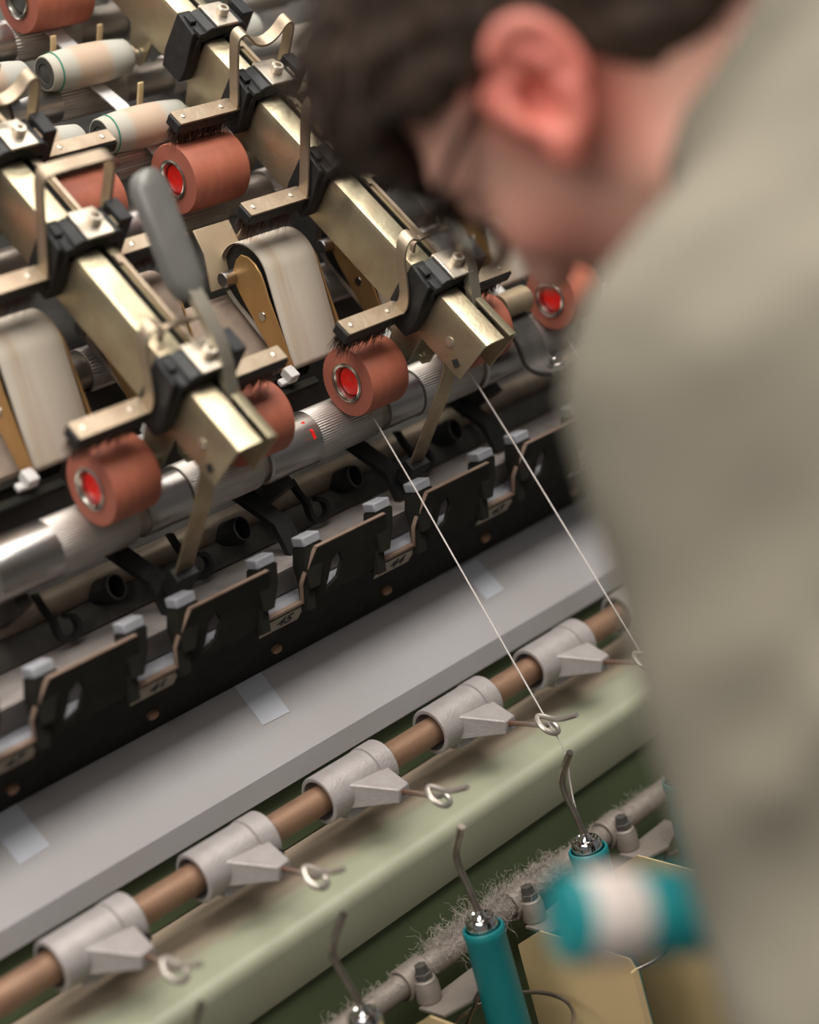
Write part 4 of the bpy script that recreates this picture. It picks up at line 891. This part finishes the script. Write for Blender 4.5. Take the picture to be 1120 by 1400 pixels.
# shirt
def fold(p, a, b, r, amp):
    return amp * np.exp(-(np.maximum(capsule(p, a, b, 0, 0), 0) / r) ** 2)
def shirt_sdf(p):
    d = capsule(p, NB + [0, -.02, -.03], CH, .085, .135); d = smin(d, capsule(p, CH, PEL, .148, .150), .06)
    d = smin(d, capsule(p, CH + [-.03, -.07, .05], PEL + [0, -.04, 0], .11, .12), .06)
    d = smin(d, capsule(p, SHL + [.03, .0, .0], NB + [-.03, -.03, -.01], .066, .062), .05)
    d = smin(d, capsule(p, SHR + [-.03, 0, 0], NB + [.03, -.03, -.01], .066, .062), .05)
    d = smin(d, capsule(p, SHL, ELL, .070, .062), .045); d = smin(d, capsule(p, ELL, ELL + (WRL - ELL) * .86, .062, .044), .03)
    d = smin(d, capsule(p, SHR, ELR, .068, .056), .045); d = smin(d, capsule(p, ELR, ELR + (WRR - ELR) * .80, .056, .042), .03)
    # collar stand
    nd = nrmz(hd(-.035, -.035, 0) - NB); h_ = (p - NB) @ nd; rad = np.sqrt(np.maximum(((p - NB - h_[:, None] * nd) ** 2).sum(1), 0))
    col = np.maximum(np.abs(rad - (.080 - .06 * np.clip(h_, -.02, .07))) - .006, np.abs(h_ - .022) - .046)
    d = smin(d, col, .012)
    # drape folds
    ax_ = nrmz(ELL - SHL)
    for t, ph, am in ((.30, .0, -.006), (.45, .5, -.009), (.62, .3, -.010), (.80, .2, -.010), (.95, .6, -.008)):
        c = SHL + (ELL - SHL) * t; d = d - fold(p, c + np.array([-.07, -.05, -.045 + .02 * ph]), c + np.array([.06, -.09, .05]), .016, am)
    for a, b, am in (((.60, .33, -.10), (.50, .36, -.22), -.006), ((.66, .30, -.05), (.55, .30, -.16), -.006), ((.75, .25, -.08), (.62, .22, -.24), -.007)): d = d - fold(p, a, b, .02, am)
    for a, b, am in (([0.438, 0.387, -0.22], [0.448, 0.378, -0.201], -0.019), ([0.448, 0.378, -0.201], [0.469, 0.366, -0.177], -0.019), ([0.435, 0.376, -0.26], [0.447, 0.366, -0.242], -0.021), ([0.447, 0.366, -0.242], [0.471, 0.342, -0.216], -0.021), ([0.425, 0.365, -0.311], [0.437, 0.357, -0.295], -0.021), ([0.437, 0.357, -0.295], [0.452, 0.343, -0.273], -0.021), ([0.49, 0.407, -0.108], [0.508, 0.382, -0.086], -0.012), ([0.508, 0.382, -0.086], [0.569, 0.372, -0.076], -0.012), ([0.433, 0.385, -0.238], [0.447, 0.376, -0.221], 0.009), ([0.447, 0.376, -0.221], [0.465, 0.361, -0.197], 0.009), ([0.426, 0.372, -0.286], [0.441, 0.36, -0.267], 0.01), ([0.441, 0.36, -0.267], [0.462, 0.343, -0.243], 0.01), ([0.483, 0.37, -0.136], [0.498, 0.358, -0.123], -0.012), ([0.498, 0.358, -0.123], [0.519, 0.349, -0.114], -0.012), ([0.467, 0.411, -0.149], [0.472, 0.403, -0.142], -0.01), ([0.472, 0.403, -0.142], [0.479, 0.389, -0.134], -0.01), ([0.468, 0.364, -0.188], [0.479, 0.354, -0.173], -0.017), ([0.479, 0.354, -0.173], [0.495, 0.344, -0.157], -0.017), ([0.456, 0.407, -0.193], [0.458, 0.401, -0.185], -0.01), ([0.458, 0.401, -0.185], [0.467, 0.391, -0.168], -0.01)): d = d - fold(p, a, b, .024, am)
    d = d + .0022 * vnoise(p, 38, 1.0)
    # open at neck
    d = smax(d, -capsule(p, NB - nd * .0, NB + nd * .14, .060, .064), .004)
    return d
pchild('shirt', net_mesh('shirt', shirt_sdf, [.34, -.10, -.66], [1.06, .66, .06], .0062), 'shirt')
def trouser_sdf(p):
    d = capsule(p, PEL + [-.05, 0, .02], PEL + [.05, 0, .02], .125, .125)
    for Hp, K, A in ((HPL, KNL, ANL), (HPR, KNR, ANR)):
        d = smin(d, capsule(p, Hp, K, .102, .078), .05); d = smin(d, capsule(p, K, A + [0, 0, .03], .078, .062), .04)
    return smax(d, (p[:, 2] - (-.36)), .01) + .002 * vnoise(p, 40, 3)
pchild('trousers', net_mesh('trousers', trouser_sdf, [.50, -.10, -1.22], [1.06, .36, -.30], .011), 'trouser')
for A in (ANL, ANR):
    def sh(p): return np.maximum(smin(capsule(p, A + [0, -.03, -.055], A + [0, .15, -.062], .038, .036), capsule(p, A + [0, -.01, -.02], A + [0, .0, -.05], .045, .045), .03), -(p[:, 2] + 1.249))
    pchild('shoe', net_mesh('shoe', sh, A + [-.08, -.10, -.10], A + [.08, .22, .06], .008), 'shoe')
# glasses
gl = bpy.data.objects.new('glasses', None); COL.objects.link(gl); gl.parent = man; gl.matrix_parent_inverse = Matrix.Translation(Vector((-.77, -.15, 0)))
def gobj(mb, name, m):
    o = mb.obj(name, m); o.parent = gl; return o
for s in (-1, 1):
    rim = []
    for i in range(33):
        a = 2 * PI * i / 32; x = .026 * abs(math.cos(a)) ** .75 * (1 if math.cos(a) > 0 else -1); y = .021 * abs(math.sin(a)) ** .75 * (1 if math.sin(a) > 0 else -1)
        rim.append(hd(.108 - .45 * max(0, x), .014 + y, s * (.034 + x)) + [0, 0, H])
    mb = MB(); mb.tube(rim, .0033, 8, cap=False); gobj(mb, 'rim', 'tort')
    mb = MB(); n = 32; c = np.mean(rim[:-1], 0); mb.add([*rim[:-1], *[q + F_ * .0015 for q in rim[:-1]]], [tuple(range(n)), tuple(range(n, 2 * n))[::-1]] + [(k, k + n, (k + 1) % n + n, (k + 1) % n) for k in range(n)]); gobj(mb, 'lens', 'glass')
    mb = MB(); mb.tube(smooth_path([hd(.096, .026, s * .061) + [0, 0, H], hd(.088, .027, s * .070) + [0, 0, H], hd(.05, .027, s * .076) + [0, 0, H], hd(.006, .026, s * .078) + [0, 0, H], hd(-.006, .022, s * .077) + [0, 0, H]], 2), .0026, 8); gobj(mb, 'temple', 'tort')
mb = MB(); mb.tube([hd(.108, .018, -.009) + [0, 0, H], hd(.112, .021, 0) + [0, 0, H], hd(.108, .018, .009) + [0, 0, H]], .0024, 8); gobj(mb, 'bridge', 'tort')
# the tube held in front of the shirt
t = thing('yarn_tube', 'blurred teal yarn tube with an off-white wound band, held in front of the shirt', 'tube', Vector(TUBE0) + Vector((0, 0, H)))
qt = Vector((1, 0, 0)).rotation_difference(Vector(TAX)); t.rotation_mode = 'QUATERNION'; t.rotation_quaternion = qt
LT = float(np.linalg.norm(TUBE1 - TUBE0))
mb = MB(); mb.lathe([(-.045, 0), (-.045, .0160), (LT - .004, .0172), (LT - .001, .0164), (LT, .0140), (LT - .0005, 0)], 40); mb.obj('tube_wall', 'teal', t)
mb = MB(); mb.lathe([(LT - .031, .0168), (LT - .029, .0178), (LT - .009, .0179), (LT - .006, .0171)], 40); mb.obj('yarn_band', 'yarn2', t)
